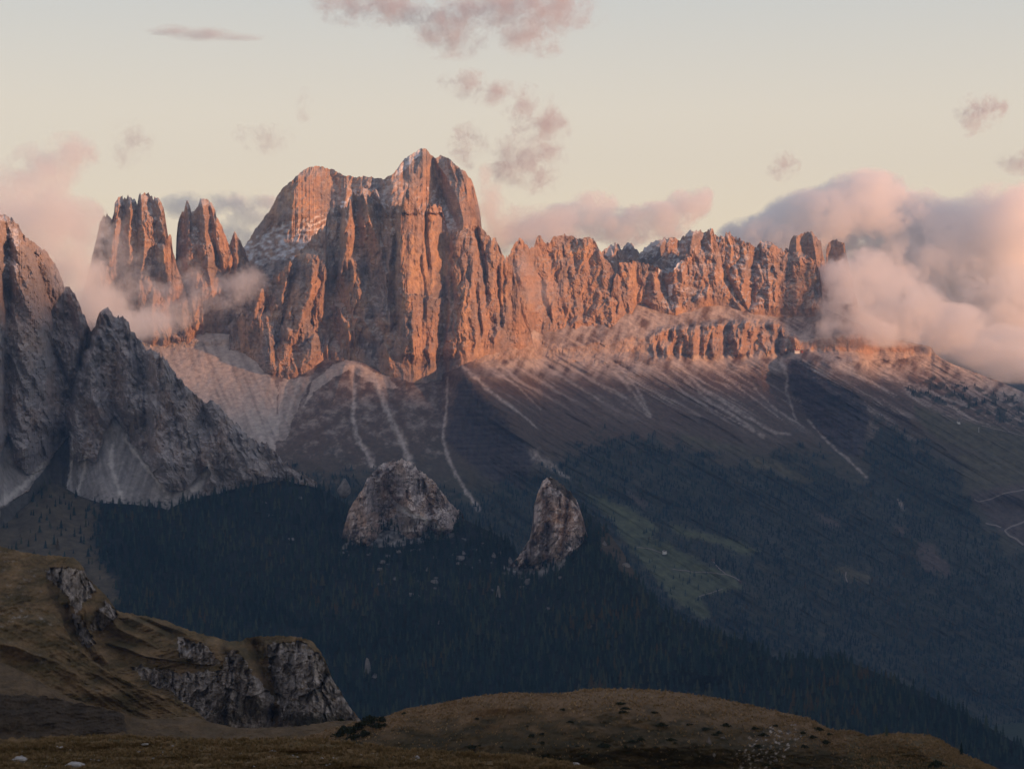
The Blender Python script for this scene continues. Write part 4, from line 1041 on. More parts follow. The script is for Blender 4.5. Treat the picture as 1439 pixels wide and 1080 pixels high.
def tree_mat(name):
    m = bpy.data.materials.new(name); m.use_nodes = True
    n = m.node_tree.nodes; l = m.node_tree.links; b = n["Principled BSDF"]
    b.inputs["Roughness"].default_value = 0.9
    b.inputs["Specular IOR Level"].default_value = 0.1
    oi = n.new("ShaderNodeObjectInfo"); r = n.new("ShaderNodeValToRGB")
    sn = n.new("ShaderNodeTexNoise"); sn.inputs["Scale"].default_value = 1 / 260.0; sn.inputs["Detail"].default_value = 3.0
    l.new(oi.outputs["Location"], sn.inputs["Vector"])
    sm = n.new("ShaderNodeMapRange"); sm.inputs[1].default_value = 0.32; sm.inputs[2].default_value = 0.68; sm.inputs[3].default_value = -0.4; sm.inputs[4].default_value = 0.22
    l.new(sn.outputs[0], sm.inputs[0])
    ra = n.new("ShaderNodeMath"); ra.operation = 'ADD'; ra.use_clamp = True
    l.new(oi.outputs["Random"], ra.inputs[0]); l.new(sm.outputs[0], ra.inputs[1])
    l.new(ra.outputs[0], r.inputs[0]); l.new(r.outputs[0], b.inputs["Base Color"])
    e = r.color_ramp.elements
    e[0].position = 0; e[0].color = (0.011, 0.023, 0.024, 1)
    e[1].position = 1; e[1].color = (0.072, 0.048, 0.022, 1)
    for p, c in ((0.5, (0.024, 0.042, 0.037)), (0.8, (0.050, 0.064, 0.042)), (0.95, (0.066, 0.062, 0.034))):
        k = e.new(p); k.color = (*c, 1)
    return m
M_TREE = tree_mat("conifer_needles")
M_BARK = plain_mat("conifer_bark", (0.06, 0.045, 0.035))

def conifer_mesh(name, seed, tiers=8, spread=0.17):
    """one conifer of height 1: a thin trunk and drooping whorls of ragged branches"""
    rs = random.Random(seed)
    bm = bmesh.new()
    v = [bm.verts.new((0.014 * math.cos(a), 0.014 * math.sin(a), z)) for z in (-0.1, 0.3) for a in (0, 2.09, 4.19)]
    for i in range(3):
        f = bm.faces.new((v[i], v[(i + 1) % 3], v[3 + (i + 1) % 3], v[3 + i])); f.material_index = 1
    for t in range(tiers):
        q = t / (tiers - 1)
        z = 0.10 + 0.80 * q ** 0.92
        rad = spread * (1 - q) ** 0.8 * (0.85 + 0.3 * rs.random()) + 0.018
        h = 0.20 * (1 - 0.35 * q)
        nb = 8 if t < tiers - 2 else 6
        top = bm.verts.new((rs.uniform(-.006, .006), rs.uniform(-.006, .006), min(1.0, z + h * 0.75)))
        ring = []
        a0 = rs.random() * 6.28
        for i in range(nb * 2):
            a = a0 + math.pi * i / nb
            rr = rad * ((0.75 + 0.5 * rs.random()) if i % 2 == 0 else (0.35 + 0.25 * rs.random()))
            ring.append(bm.verts.new((rr * math.cos(a), rr * math.sin(a), z - (0.05 if i % 2 == 0 else 0.0) * (1.4 - q) + rs.uniform(-.012, .012))))
        for i in range(nb * 2):
            bm.faces.new((top, ring[i], ring[(i + 1) % (nb * 2)]))
    me = bpy.data.meshes.new(name)
    bm.to_mesh(me); bm.free()
    me.materials.append(M_TREE); me.materials.append(M_BARK)
    return me
TREE_MESHES = [conifer_mesh("conifer", 11 + k, 7 + k % 3, (0.16, 0.19, 0.22, 0.17, 0.25)[k]) for k in range(5)]
CONIFERS = []
def place_conifer(x, y, z, h, label, group):
    k = len(CONIFERS) % 5
    o = bpy.data.objects.new("conifer_tree", TREE_MESHES[k])
    COL.objects.link(o)
    o.location = (x, y, z - 0.03 * h); o.scale = (h, h, h); o.rotation_euler = (0, 0, rng.rand() * 6.28)
    tag(o, label, "tree", group)
    CONIFERS.append(o)
    return o

def fg_top(u):   # highest foreground crest at a bearing
    c = np.full(np.shape(u), 2000.0)
    for sh in (H, H1, H0, Ih, Jm):
        w = np.interp(u, sh.us, sh.vc, left=2000, right=2000)
        c = np.minimum(c, w)
    return c

def scatter(sheet, mask, u0, u1, v0, v1, per_tree, hmin, hmax, seed):
    rs = np.random.RandomState(seed)
    n = int((u1 - u0) * (v1 - v0) / per_tree)
    u = rs.uniform(u0, u1, n); v = rs.uniform(v0, v1, n)
    ok = (v > sheet.crest(u) + 0.5) & (v < np.interp(u, sheet.us, sheet.vf))
    u, v = u[ok], v[ok]
    ok = rs.rand(len(u)) < mask(u, v)
    u, v = u[ok], v[ok]
    r = sheet.r(u, v)
    h = rs.uniform(hmin, hmax, len(u)) * (0.6 + 0.7 * rs.rand(len(u)) ** 1.5)
    h *= np.clip(0.55 + 0.45 * mask(u, v), 0, 1)
    return np.stack([(u - CU) / FPX * r, r, (CV - v) / FPX * r], -1), h, u, v

def forest_object(name, P, h, label):
    me = bpy.data.meshes.new(name)
    me.vertices.add(len(P)); me.vertices.foreach_set("co", P.astype(np.float32).ravel())
    for nm, arr in (("size", h), ("turn", rng.rand(len(P)) * 6.28)):
        a = me.attributes.new(nm, 'FLOAT', 'POINT'); a.data.foreach_set("value", arr.astype(np.float32))
    a = me.attributes.new("kind_index", 'INT', 'POINT'); a.data.foreach_set("value", rng.randint(0, 5, len(P)).astype(np.int32))
    o = bpy.data.objects.new(name, me); COL.objects.link(o)
    g = bpy.data.node_groups.new(name, 'GeometryNodeTree')
    g.interface.new_socket("Geometry", in_out='INPUT', socket_type='NodeSocketGeometry')
    g.interface.new_socket("Geometry", in_out='OUTPUT', socket_type='NodeSocketGeometry')
    n = g.nodes; l = g.links
    gi = n.new("NodeGroupInput"); go = n.new("NodeGroupOutput")
    join = n.new("GeometryNodeGeometryToInstance")
    for c in CONIFERS[:5]:
        oi = n.new("GeometryNodeObjectInfo"); oi.transform_space = 'ORIGINAL'
        oi.inputs["Object"].default_value = c
        l.new(oi.outputs["Geometry"], join.inputs[0])
    ip = n.new("GeometryNodeInstanceOnPoints")
    l.new(gi.outputs[0], ip.inputs["Points"]); l.new(join.outputs[0], ip.inputs["Instance"])
    ip.inputs["Pick Instance"].default_value = True
    def attr(nm, t):
        a = n.new("GeometryNodeInputNamedAttribute"); a.data_type = t; a.inputs[0].default_value = nm
        return a.outputs[0]
    l.new(attr("kind_index", 'INT'), ip.inputs["Instance Index"])
    l.new(attr("size", 'FLOAT'), ip.inputs["Scale"])
    cx = n.new("ShaderNodeCombineXYZ"); l.new(attr("turn", 'FLOAT'), cx.inputs[2]); l.new(cx.outputs[0], ip.inputs["Rotation"])
    l.new(ip.outputs[0], go.inputs[0])
    md = o.modifiers.new("trees", 'NODES'); md.node_group = g
    tag(o, label, kind="stuff")
    return o

def build_forest():
    Pg, hg, ug, vg = scatter(G, forest_g, -120, 1560, 665, 1075, 25, 17, 27, 1)
    for sh, base, ms in ((K1, K1_BASE, 61), (K2, K2_BASE, 62)):
        mk = lambda u, v: np.clip(0.55 - (base(u) - v) / 26.0 + 1.3 * fbm(u / 12, v / 8, 3, ms), 0, 1) * (v < base(u) + 4)
        p2, h2, u2, v2 = scatter(sh, mk, sh.u0, sh.us[-1], 640, 800, 16, 9, 15, ms)
        Pg, hg, ug, vg = np.concatenate([Pg, p2]), np.concatenate([hg, h2]), np.concatenate([ug, u2]), np.concatenate([vg, v2])
    Pf, hf, uf, vf = scatter(F, forest_f, 180, 1560, 540, 1100, 15, 13, 24, 2)
    # trees on the brown knoll, one by one
    spots = [(84, 708, 19), (70, 722, 17), (66, 731, 15), (52, 712, 15), (45, 705, 14), (78, 712, 20), (97, 716, 21), (104, 724, 22), (99, 730, 17), (86, 742, 20), (86, 753, 18), (76, 765, 24), (81, 772, 26), (70, 740, 17), (56, 748, 17), (50, 760, 19), (40, 768, 17), (30, 764, 16), (22, 772, 16), (64, 770, 18), (105, 754, 22), (113, 750, 20), (58, 728, 15), (126, 716, 19), (132, 722, 19), (12, 776, 16), (47, 724, 14), (90, 700, 14), (118, 764, 22)]
    for (u, v, h) in spots:
        r = float(G.r(u, v))
        place_conifer(*px(u, v, r), h * 1.15, "dark conifer standing apart on the brown grassy knoll at left", "conifers scattered on the brown knoll")
    meadow = [(917, 752, 15), (911, 763, 16), (912, 758, 15), (921, 766, 17), (926, 768, 19), (928, 760, 17), (899, 766, 14), (862, 722, 14), (835, 704, 13), (840, 706, 14), (1022, 800, 17), (1028, 803, 16), (1031, 801, 18), (955, 812, 15), (960, 816, 15), (995, 817, 13), (970, 806, 13)]
    for (u, v, h) in meadow:
        place_conifer(*px(u, v, float(F.r(u, v))), h * 1.3, "dark conifer standing on the green meadow below the far slope", "conifers scattered on the green meadow")
    # the nearest of the forest, one by one
    vis = (vg - hg * FPX / Pg[:, 1] * 0.5 < fg_top(ug) - 2) & (ug > 0) & (ug < 1439) & (vg < 1079)
    hp = np.where(vis, hg * FPX / Pg[:, 1], 0)
    near = np.argsort(-hp)[:250]
    for i in near:
        place_conifer(*Pg[i], hg[i], "tall dark conifer in the front rows of the near forest", "nearest conifers of the dark forest")
    keep = np.ones(len(Pg), bool); keep[near] = False
    forest_object("forest", Pg[keep], hg[keep], "dense dark conifer forest covering the near hillside")
    forest_object("forest", Pf, hf, "hazy blue-green conifer forest on the far mountainside")
    print("trees", len(Pg), len(Pf))
if WITH_FOREST:
    build_forest()

# ================================================================== rocks, stones, shrubs
def rock_mesh(name, seed, tall=1.0, sub=4):
    bm = bmesh.new()
    bmesh.ops.create_icosphere(bm, subdivisions=sub, radius=1.0)
    rs = np.random.RandomState(seed)
    co = np.array([v.co[:] for v in bm.verts])
    d = co.copy()
    for k in range(9):    # chop flat facets off the lump
        nrm = rs.randn(3); nrm /= np.linalg.norm(nrm)
        off = rs.uniform(0.45, 0.85)
        t = np.maximum(d @ nrm - off, 0)
        d -= t[:, None] * nrm * 0.9
    a = 0.16 * fbm(co[:, 0] * 2 + seed, co[:, 1] * 2 + co[:, 2] * 1.3, 4, seed) + 0.10 * ridged(co[:, 0] * 4 + co[:, 1] * 3, co[:, 2] * 1.2 + seed, 2, seed + 9)
    d *= (1 + a)[:, None]
    z = d[:, 2]
    if tall > 1:
        s_ = 1 - 0.55 * np.clip((z + 0.4) / 1.4, 0, 1)
        d[:, 0] *= s_; d[:, 1] *= s_
    d[:, 2] = z * tall
    for v, c in zip(bm.verts, d):
        v.co = c
    me = bpy.data.meshes.new(name)
    bm.to_mesh(me); bm.free()
    return me
M_CRAG = plain_mat("outcrop_rock", (0.17, 0.15, 0.137), noise=1.6, var=0.4)
M_DARKROCK = plain_mat("weathered_rock", (0.12, 0.10, 0.085), noise=1.6, var=0.45)
M_STONE = plain_mat("pale_stone", (0.34, 0.31, 0.28), noise=2.0, var=0.3)
OUT = [rock_mesh("rock_outcrop", 21 + k, t) for k, t in enumerate((1.0, 1.5, 2.2))]
STO = [rock_mesh("stone", 31 + k, 0.55, 3) for k in range(4)]
HILLROCK = [rock_mesh("rock_outcrop", 51 + k, t) for k, t in enumerate((0.8, 1.2))]
for m in HILLROCK: m.materials.append(M_DARKROCK)
for m in OUT: m.materials.append(M_CRAG)
for m in STO: m.materials.append(M_STONE)
def put(me, name, x, y, z, s, label, cat, group=None, rot=None, sq=(1, 1, 1)):
    o = bpy.data.objects.new(name, me); COL.objects.link(o)
    o.location = (x, y, z); o.scale = (s * sq[0], s * sq[1], s * sq[2]); o.rotation_euler = (0, 0, rng.rand() * 6.28 if rot is None else rot)
    return tag(o, label, cat, group)
def outcrop(u, v, wpx, k, label, group=None, sq=(1, 1, 1), sh=None):
    r = float((sh or G).r(u, v))
    put(OUT[k], "rock_outcrop", *px(u, v, r), wpx * r / FPX * 0.5, label, "rock", group, sq=sq)
outcrop(700, 838, 11, 2, "pointed pale pinnacle alone in the dark forest under the tall crag", sq=(1, 1, 1.25))
outcrop(516, 944, 16, 2, "pale double-pointed pinnacle low in the forest beside the foreground cliff", sq=(1, 1, 1.1))
outcrop(526, 951, 10, 1, "smaller pale block at the foot of the double-pointed pinnacle")
outcrop(482, 684, 22, 1, "grey rock hump in the trees left of the broad crag", sq=(1, 1, 0.9))
outcrop(409, 758, 9, 0, "single pale boulder in the dark forest left of the broad crag")
small = [(534, 800, 8, 0), (538, 790, 10, 0), (545, 782, 8, 0), (600, 802, 9, 1), (611, 818, 12, 0), (577, 836, 10, 0), (587, 838, 7, 0), (609, 760, 6, 0), (638, 780, 9, 1), (646, 785, 14, 0), (652, 778, 8, 1), (645, 792, 8, 0),
         (695, 782, 10, 1), (706, 778, 12, 0), (690, 792, 8, 0), (718, 790, 12, 1), (725, 800, 10, 0), (745, 818, 16, 0), (735, 826, 10, 0), (785, 800, 9, 1), (787, 812, 8, 0), (618, 876, 8, 1), (770, 855, 7, 0), (830, 880, 6, 0), (484, 770, 12, 1), (492, 765, 10, 0), (480, 778, 10, 0), (520, 758, 8, 0), (850, 765, 9, 1), (880, 795, 12, 0), (420, 700, 9, 0), (380, 725, 8, 0), (372, 706, 7, 1), (560, 775, 8, 0), (665, 770, 7, 1), (760, 790, 9, 0)]
for (u, v, w, k) in small:
    outcrop(u, v, w, k, "small pale rock poking out of the trees below the two crags", "pale rocks in the forest")

M_SHRUB = plain_mat("shrub_needles", (0.022, 0.026, 0.014))
def shrub_mesh(name, seed, n=420):
    """low spreading shrub made of many small sprigs"""
    rs = np.random.RandomState(seed)
    V = []; Q = []
    for i in range(n):
        a = rs.rand() * 6.28; q = rs.rand() ** 0.5
        lump = 0.75 + 0.3 * math.sin(3 * a + seed) + 0.15 * math.sin(7 * a)
        x, y = q * lump * math.cos(a), q * lump * math.sin(a)
        z = max(0.0, (1 - q * q)) * 0.55 * (0.4 + 0.7 * rs.rand())
        s = 0.07 + 0.07 * rs.rand()
        d = rs.randn(3); d[2] = abs(d[2]) + 0.5; d /= np.linalg.norm(d)
        e = np.cross(d, rs.randn(3)); e /= np.linalg.norm(e)
        c = np.array((x, y, z)); b = len(V)
        V += [c - e * s * 0.6, c + e * s * 0.6, c + d * s * 1.5 + e * s * 0.3, c + d * s * 1.5 - e * s * 0.3]
        Q.append((b, b + 1, b + 2, b + 3))
    return raw_mesh_data(name, np.array(V), np.array(Q), M_SHRUB)
def raw_mesh_data(name, V, Q, mat):
    me = bpy.data.meshes.new(name)
    me.from_pydata([tuple(v) for v in V], [], [tuple(q) for q in Q]); me.update()
    me.materials.append(mat)
    return me
SHR = [shrub_mesh("shrub", 41 + k) for k in range(3)]
def shrub(u, v, wpx, label, group, k=0, sh=None, sq=(1, 1, 1)):
    r = float((sh or Ih).r(u, v))
    put(SHR[k % 3], "shrub", *px(u, v, r), wpx * r / FPX * 0.5, label, "shrub", group, sq=sq)
for i, (u, v, w) in enumerate([(478, 1034, 26), (492, 1030, 30), (505, 1024, 30), (520, 1016, 34), (536, 1013, 22), (512, 1034, 26), (498, 1038, 24), (530, 1022, 22), (484, 1026, 22), (540, 1020, 14)]):
    shrub(u, v, w, "dark low shrub in the thicket at the left end of the brown hill", "thicket of dark shrubs", i)
shrub(568, 1003, 11, "lone small dark shrub on the crest of the brown hill, right of the thicket", None, 1)
shrub(480, 1012, 10, "tiny dark shrub above the thicket at the hill's left end", None, 2)
for i, (u, v, w) in enumerate([(1150, 1026, 16), (1142, 1036, 12), (1128, 1030, 10), (1165, 1032, 10), (1060, 1024, 12), (1020, 1020, 16), (1010, 1030, 12), (1160, 1044, 16), (1130, 1050, 14), (900, 1040, 14), (880, 1050, 12), (1090, 1020, 9)]):
    shrub(u, v, w, "small dark shrub on the shady face of the brown hill", "shrubs on the face of the brown hill", i)
for i in range(46):
    u = rng.uniform(640, 1150); v = Ih.crest(u) + 22 + rng.rand() * 75
    if v < 1082: shrub(u, v, 6 + 12 * rng.rand(), "small dark shrub on the shady face of the brown hill", "shrubs on the face of the brown hill", i, sq=(1.3, 1, 0.7))
shrub(1316, 1076, 26, "wide dark shrub at the lower right on the olive grass", None, 0)
def lone(u, v, hpx, label):
    r = float(Ih.r(u, v))
    k = len(CONIFERS)
    place_conifer(*px(u, v, r), hpx * r / FPX, label, None)
lone(1246, 1034, 18, "bushy dark conifer on the crest of the hill's right shoulder")
lone(1351, 1060, 20, "dark conifer at the far right end of the hill crest")
lone(1162, 1022, 10, "small conifer in the dip of the hill crest, beside the shrubs")
for i in range(170):   # pale stones in the nearest meadow
    c = [(430, 1062, 90, 5), (160, 1060, 120, 8), (620, 1066, 90, 5), (340, 1055, 80, 8), (380, 1072, 120, 4), (60, 1060, 60, 10)][i % 6]
    for _ in range(20):
        u = rng.normal(c[0], c[2]); v = rng.normal(c[1], c[3])
        if 0 < u < 830 and v < 1084 and v > Jm.crest(u) + 1.5: break
    else: continue
    r = float(Jm.r(u, v)); s = (0.9 + 3.0 * rng.rand() ** 4) * r / FPX
    put(STO[i % 4], "stone", *px(u, v, r), s, "small pale stone lying in the tan grass of the nearest meadow", "stone", "small stones scattered in the nearest meadow")
def big_stone(u, v, wpx, label, sq=(1.4, 1, 0.8)):
    r = float(Jm.r(u, v)); put(STO[2], "stone", *px(u, v, r), wpx * r / FPX * 0.5, label, "stone", rot=0.2, sq=sq)
big_stone(103, 1075, 22, "largest flat pale stone in the meadow near the lower left corner")
big_stone(26, 1067, 20, "low pale slab of stone in the meadow, left of the largest stone")
big_stone(203, 1045, 8, "bright single stone on the meadow's back edge, left of centre")
big_stone(808, 1074, 12, "pale stone heap at the meadow's right tip", (1.2, 1, 1))
for i in range(36):
    u = rng.normal(1082, 32); v = rng.normal(1050, 18)
    if v < Ih.crest(u) + 8 or v > 1095: continue
    r = float(Ih.r(u, v)); s = (1.2 + 3.2 * rng.rand() ** 2) * r / FPX
    put(HILLROCK[i % 2], "rock_outcrop", *px(u, v, r), s, "grey rock in the broken patch on the brown hill's face", "rock", "rocks on the face of the brown hill", sq=(1, 1, 0.8))
r = float(Ih.r(996, 1042)); put(HILLROCK[1], "rock_outcrop", *px(996, 1042, r), 4 * r / FPX, "single pale rock on the brown hill's face, left of the broken patch", "rock", sq=(1, 1, 1.6))

# ================================================================== grass on the two nearest hills
def tuft_mesh(name, seed):
    rs = np.random.RandomState(seed); V = []; Q = []
    for i in range(16):
        a = rs.rand() * 6.28; r0 = 0.28 * rs.rand(); lean = 0.15 + 0.45 * rs.rand(); h = 0.5 + 0.5 * rs.rand(); w = 0.07
        c = np.array((r0 * math.cos(a), r0 * math.sin(a), -0.1)); t = np.array((-math.sin(a), math.cos(a), 0)) * w
        tip = c + np.array((math.cos(a) * lean, math.sin(a) * lean, h)); b = len(V)
        V += [c - t, c + t, tip + t * 0.3, tip - t * 0.3]; Q.append((b, b + 1, b + 2, b + 3))
    return raw_mesh_data(name, np.array(V), np.array(Q), M_GRASS)
M_GRASS = tree_mat("dry_grass")
for e_, c_ in zip(M_GRASS.node_tree.nodes["Color Ramp"].color_ramp.elements, ((0.17, 0.115, 0.050), (0.25, 0.160, 0.075), (0.32, 0.205, 0.105), (0.38, 0.25, 0.135), (0.46, 0.33, 0.19))):
    e_.color = (*c_, 1)
def grass_object(sheet, n, u0, u1, smin, smax, seed, label, where=lambda u, v: 1.0):
    rs = np.random.RandomState(seed)
    u = rs.uniform(u0, u1, n)
    vc = sheet.crest(u); vf = np.minimum(np.interp(u, sheet.us, sheet.vf), 1095)
    v = vc + (vf - vc) * rs.rand(n) ** 1.1
    ok = (vf > vc + 1) & (rs.rand(n) < np.clip(0.55 + 1.5 * fbm(u / 25, v / 6, 3, seed), 0.12, 1) * where(u, v))
    u, v = u[ok], v[ok]
    r = sheet.r(u, v)
    P = np.stack([(u - CU) / FPX * r, r, (CV - v) / FPX * r], -1)
    me = bpy.data.meshes.new("grass"); me.vertices.add(len(P)); me.vertices.foreach_set("co", P.astype(np.float32).ravel())
    for nm, arr in (("size", rs.uniform(smin, smax, len(P))), ("turn", rs.rand(len(P)) * 6.28)):
        a = me.attributes.new(nm, 'FLOAT', 'POINT'); a.data.foreach_set("value", arr.astype(np.float32))
    o = bpy.data.objects.new("grass", me); COL.objects.link(o)
    tm = tuft_mesh("grass_tuft", seed)
    g = bpy.data.node_groups.new("grass", 'GeometryNodeTree')
    g.interface.new_socket("Geometry", in_out='INPUT', socket_type='NodeSocketGeometry'); g.interface.new_socket("Geometry", in_out='OUTPUT', socket_type='NodeSocketGeometry')
    nn = g.nodes; l = g.links
    gi = nn.new("NodeGroupInput"); go = nn.new("NodeGroupOutput")
    first = bpy.data.objects.new("grass_tuft", tm); COL.objects.link(first)
    first.location = P[0]; first.scale = (smax,) * 3; tag(first, label.replace("short dry grass", "single tuft of dry grass"), "grass", kind="stuff")
    oi = nn.new("GeometryNodeObjectInfo"); oi.transform_space = 'ORIGINAL'; oi.inputs["Object"].default_value = first; oi.inputs["As Instance"].default_value = True
    ip = nn.new("GeometryNodeInstanceOnPoints"); l.new(gi.outputs[0], ip.inputs["Points"]); l.new(oi.outputs["Geometry"], ip.inputs["Instance"])
    def attr(nm):
        a = nn.new("GeometryNodeInputNamedAttribute"); a.data_type = 'FLOAT'; a.inputs[0].default_value = nm
        return a.outputs[0]
    l.new(attr("size"), ip.inputs["Scale"])
    cx = nn.new("ShaderNodeCombineXYZ"); l.new(attr("turn"), cx.inputs[2]); l.new(cx.outputs[0], ip.inputs["Rotation"])
    l.new(ip.outputs[0], go.inputs[0])
    md = o.modifiers.new("tufts", 'NODES'); md.node_group = g
    tag(o, label, kind="stuff")
grass_object(Jm, 34000, -60, 1000, 0.10, 0.28, 71, "short dry grass of the nearest meadow")
grass_object(Ih, 45000, 380, 1480, 0.25, 0.6, 72, "short dry grass on the brown foreground hill", lambda u, v: np.clip(1.15 - (v - Ih.crest(u) + 10 * fbm(u / 30, v / 14, 3, 73)) / 38, 0.10, 1) + 0.6 * sst(1190, 1230, u))

# ================================================================== paths
M_PATH = plain_mat("gravel_path", (0.22, 0.18, 0.15), noise=0.2, var=0.2)
def path(pts_, wpx, label, sh=None, seed=0):
    sh = sh or F
    p = np.array(pts_, float)
    L = np.concatenate([[0], np.cumsum(np.hypot(*np.diff(p, axis=0).T))]); t = np.arange(0, L[-1], 1.5)
    u = np.interp(t, L, p[:, 0]) + 0.8 * fbm(t / 12, t * 0, 2, 501 + seed); v = np.interp(t, L, p[:, 1]) + 0.8 * fbm(t / 12, t * 0 + 5, 2, 502 + seed)
    du = np.gradient(u); dv = np.gradient(v); q = np.hypot(du, dv)
    rows = []
    for s_ in (-1, 1):
        uu = u - dv / q * wpx * s_ * 0.5; vv = v + du / q * wpx * s_ * 0.5
        rr = sh.r(uu, vv) - 5
        rows.append(np.stack([(uu - CU) / FPX * rr, rr, (CV - vv) / FPX * rr], -1))
    P = np.array(rows)
    o = grid_mesh("path", P, np.ones(P.shape) * 0.3, M_PATH, False)
    tag(o, label, kind="structure")
path([(1500, 682), (1439, 688), (1410, 693), (1395, 700), (1375, 705), (1368, 700)], 1.8, "pale track running in from the right edge", seed=1)
path([(1480, 716), (1439, 733), (1420, 740), (1412, 745), (1418, 752), (1430, 758), (1439, 766)], 2.6, "pale switchback road at the right edge", seed=2)
path([(1385, 735), (1400, 738), (1408, 741)], 1.6, "short pale track joining the switchback", seed=3)
path([(1189, 803), (1188, 810), (1191, 818)], 1.8, "short steep track in a forest clearing", seed=4)
path([(945, 799), (975, 803), (1000, 804), (1020, 807)], 1.0, "thin track across the green meadow", seed=5)
path([(1002, 788), (1010, 798), (1020, 806), (1035, 812), (1042, 818)], 1.3, "track winding down the green meadow's right side", seed=6)
path([(981, 838), (1000, 832), (1016, 827)], 1.0, "track at the meadow's lower corner", seed=7)
path([(895, 768), (915, 771), (935, 778)], 0.9, "track passing the meadow hut", seed=8)
path([(1380, 598), (1410, 605), (1439, 612), (1520, 625)], 0.9, "track over the grassy right shoulder", seed=9)

# ================================================================== huts and a mast
M_WALL = plain_mat("white_plaster", (0.72, 0.68, 0.62)); M_WOOD = plain_mat("dark_timber", (0.10, 0.07, 0.05), noise=2); M_ROOFM = plain_mat("tin_roof", (0.30, 0.10, 0.07)); M_GLASS = plain_mat("window_glass", (0.03, 0.035, 0.04), 0.2)
def box(bm, x0, x1, y0, y1, z0, z1):
    vs = [bm.verts.new(p) for p in ((x0, y0, z0), (x1, y0, z0), (x1, y1, z0), (x0, y1, z0), (x0, y0, z1), (x1, y0, z1), (x1, y1, z1), (x0, y1, z1))]
    for f in ((0, 3, 2, 1), (4, 5, 6, 7), (0, 1, 5, 4), (1, 2, 6, 5), (2, 3, 7, 6), (3, 0, 4, 7)):
        bm.faces.new([vs[i] for i in f])
def bm_obj(name, bm, mat, parent):
    me = bpy.data.meshes.new(name); bm.to_mesh(me); bm.free(); me.materials.append(mat)
    o = bpy.data.objects.new(name, me); COL.objects.link(o); o.parent = parent
    return o
def hut(u, v, sh, L, W, hgt, label, wallm, roofm, rot=0.15, nwin=4):
    r = float(sh.r(u, v)) - 4
    e = bpy.data.objects.new("hut", None); COL.objects.link(e)
    e.location = px(u, v, r); e.rotation_euler = (0, 0, rot); tag(e, label, "hut")
    bm = bmesh.new(); box(bm, -L / 2, L / 2, -W / 2, W / 2, -6, hgt)
    for sx in (-1, 1):      # gables
        x = sx * L / 2
        a = [bm.verts.new(p) for p in ((x, -W / 2, hgt + .01), (x, W / 2, hgt + .01), (x, 0, hgt + W * 0.36))]
        bm.faces.new(a)
    bm_obj("wall", bm, wallm, e)
    bm = bmesh.new()
    for sy in (-1, 1):
        o_ = 0.8
        pts4 = [(-L / 2 - o_, sy * (W / 2 + o_), hgt - 0.3), (L / 2 + o_, sy * (W / 2 + o_), hgt - 0.3), (L / 2 + o_, 0, hgt + W * 0.42), (-L / 2 - o_, 0, hgt + W * 0.42)]
        lo = [bm.verts.new(p) for p in pts4]; hi = [bm.verts.new((p[0], p[1], p[2] + 0.35)) for p in pts4]
        bm.faces.new(lo); bm.faces.new(hi[::-1])
        for i in range(4):
            bm.faces.new((lo[i], lo[(i + 1) % 4], hi[(i + 1) % 4], hi[i]))
    bm_obj("roof", bm, roofm, e)
    for i in range(nwin):
        bm = bmesh.new(); x = -L / 2 + L * (i + 0.7) / (nwin + 0.4); box(bm, x - 0.6, x + 0.6, -W / 2 - 0.06, -W / 2 + 0.2, hgt * 0.45, hgt * 0.75)
        bm_obj("window", bm, M_GLASS, e)
    bm = bmesh.new(); box(bm, L * 0.36, L * 0.36 + 1.4, -W / 2 - 0.08, -W / 2 + 0.2, 0, 2.2); bm_obj("door", bm, M_WOOD, e)
    bm = bmesh.new(); box(bm, -L * 0.2, -L * 0.2 + 1.2, 0.5, 1.7, hgt, hgt + W * 0.42 + 2.0); bm_obj("chimney", bm, wallm, e)
hut(1120, 495, F, 24, 12, 8, "white mountain refuge with a red roof on the ledge under the cliff band", M_WALL, M_ROOFM, 0.2, 6)
hut(1127, 494.5, F, 9, 8, 6, "small reddish annex just right of the white mountain refuge", M_ROOFM, M_WOOD, 0.2, 2)
hut(934, 776, F, 14, 8, 5, "pale roofed hut on the green meadow beside a row of trees", M_WALL, M_WOOD, 0.5, 3)
hut(1002, 788, F, 10, 7, 4, "dark timber hut at the top of the winding meadow track", M_WOOD, M_WOOD, 0.3, 2)
hut(1040, 818, F, 10, 7, 4, "timber hut at the lower end of the winding meadow track", M_WOOD, M_WOOD, -0.3, 2)
hut(1347, 594, F, 13, 8, 5, "pale hut on the grassy right shoulder", M_WALL, M_WOOD, 0.4, 3)
def mast(u, v, sh, h):
    r = float(sh.r(u, v)) - 2
    e = bpy.data.objects.new("mast", None); COL.objects.link(e); e.location = px(u, v, r)
    tag(e, "pale lattice mast on the grassy right shoulder", "mast")
    m = plain_mat("galvanised_steel", (0.5, 0.5, 0.5))
    bm = bmesh.new()
    for sx in (-1, 1):
        for sy in (-1, 1):
            box(bm, sx * 0.9 - .2, sx * 0.9 + .2, sy * 0.9 - .2, sy * 0.9 + .2, -2, h)
    for k in range(int(h / 2.5)):
        for sy in (-1, 1):
            box(bm, -0.9, 0.9, sy * 0.9 - .1, sy * 0.9 + .1, k * 2.5, k * 2.5 + .3)
    bm_obj("tower_frame", bm, m, e)
    bm = bmesh.new(); box(bm, -4, 4, -0.4, 0.4, h, h + 0.8); bm_obj("crossarm", bm, m, e)
mast(1375.5, 607, F, 20)

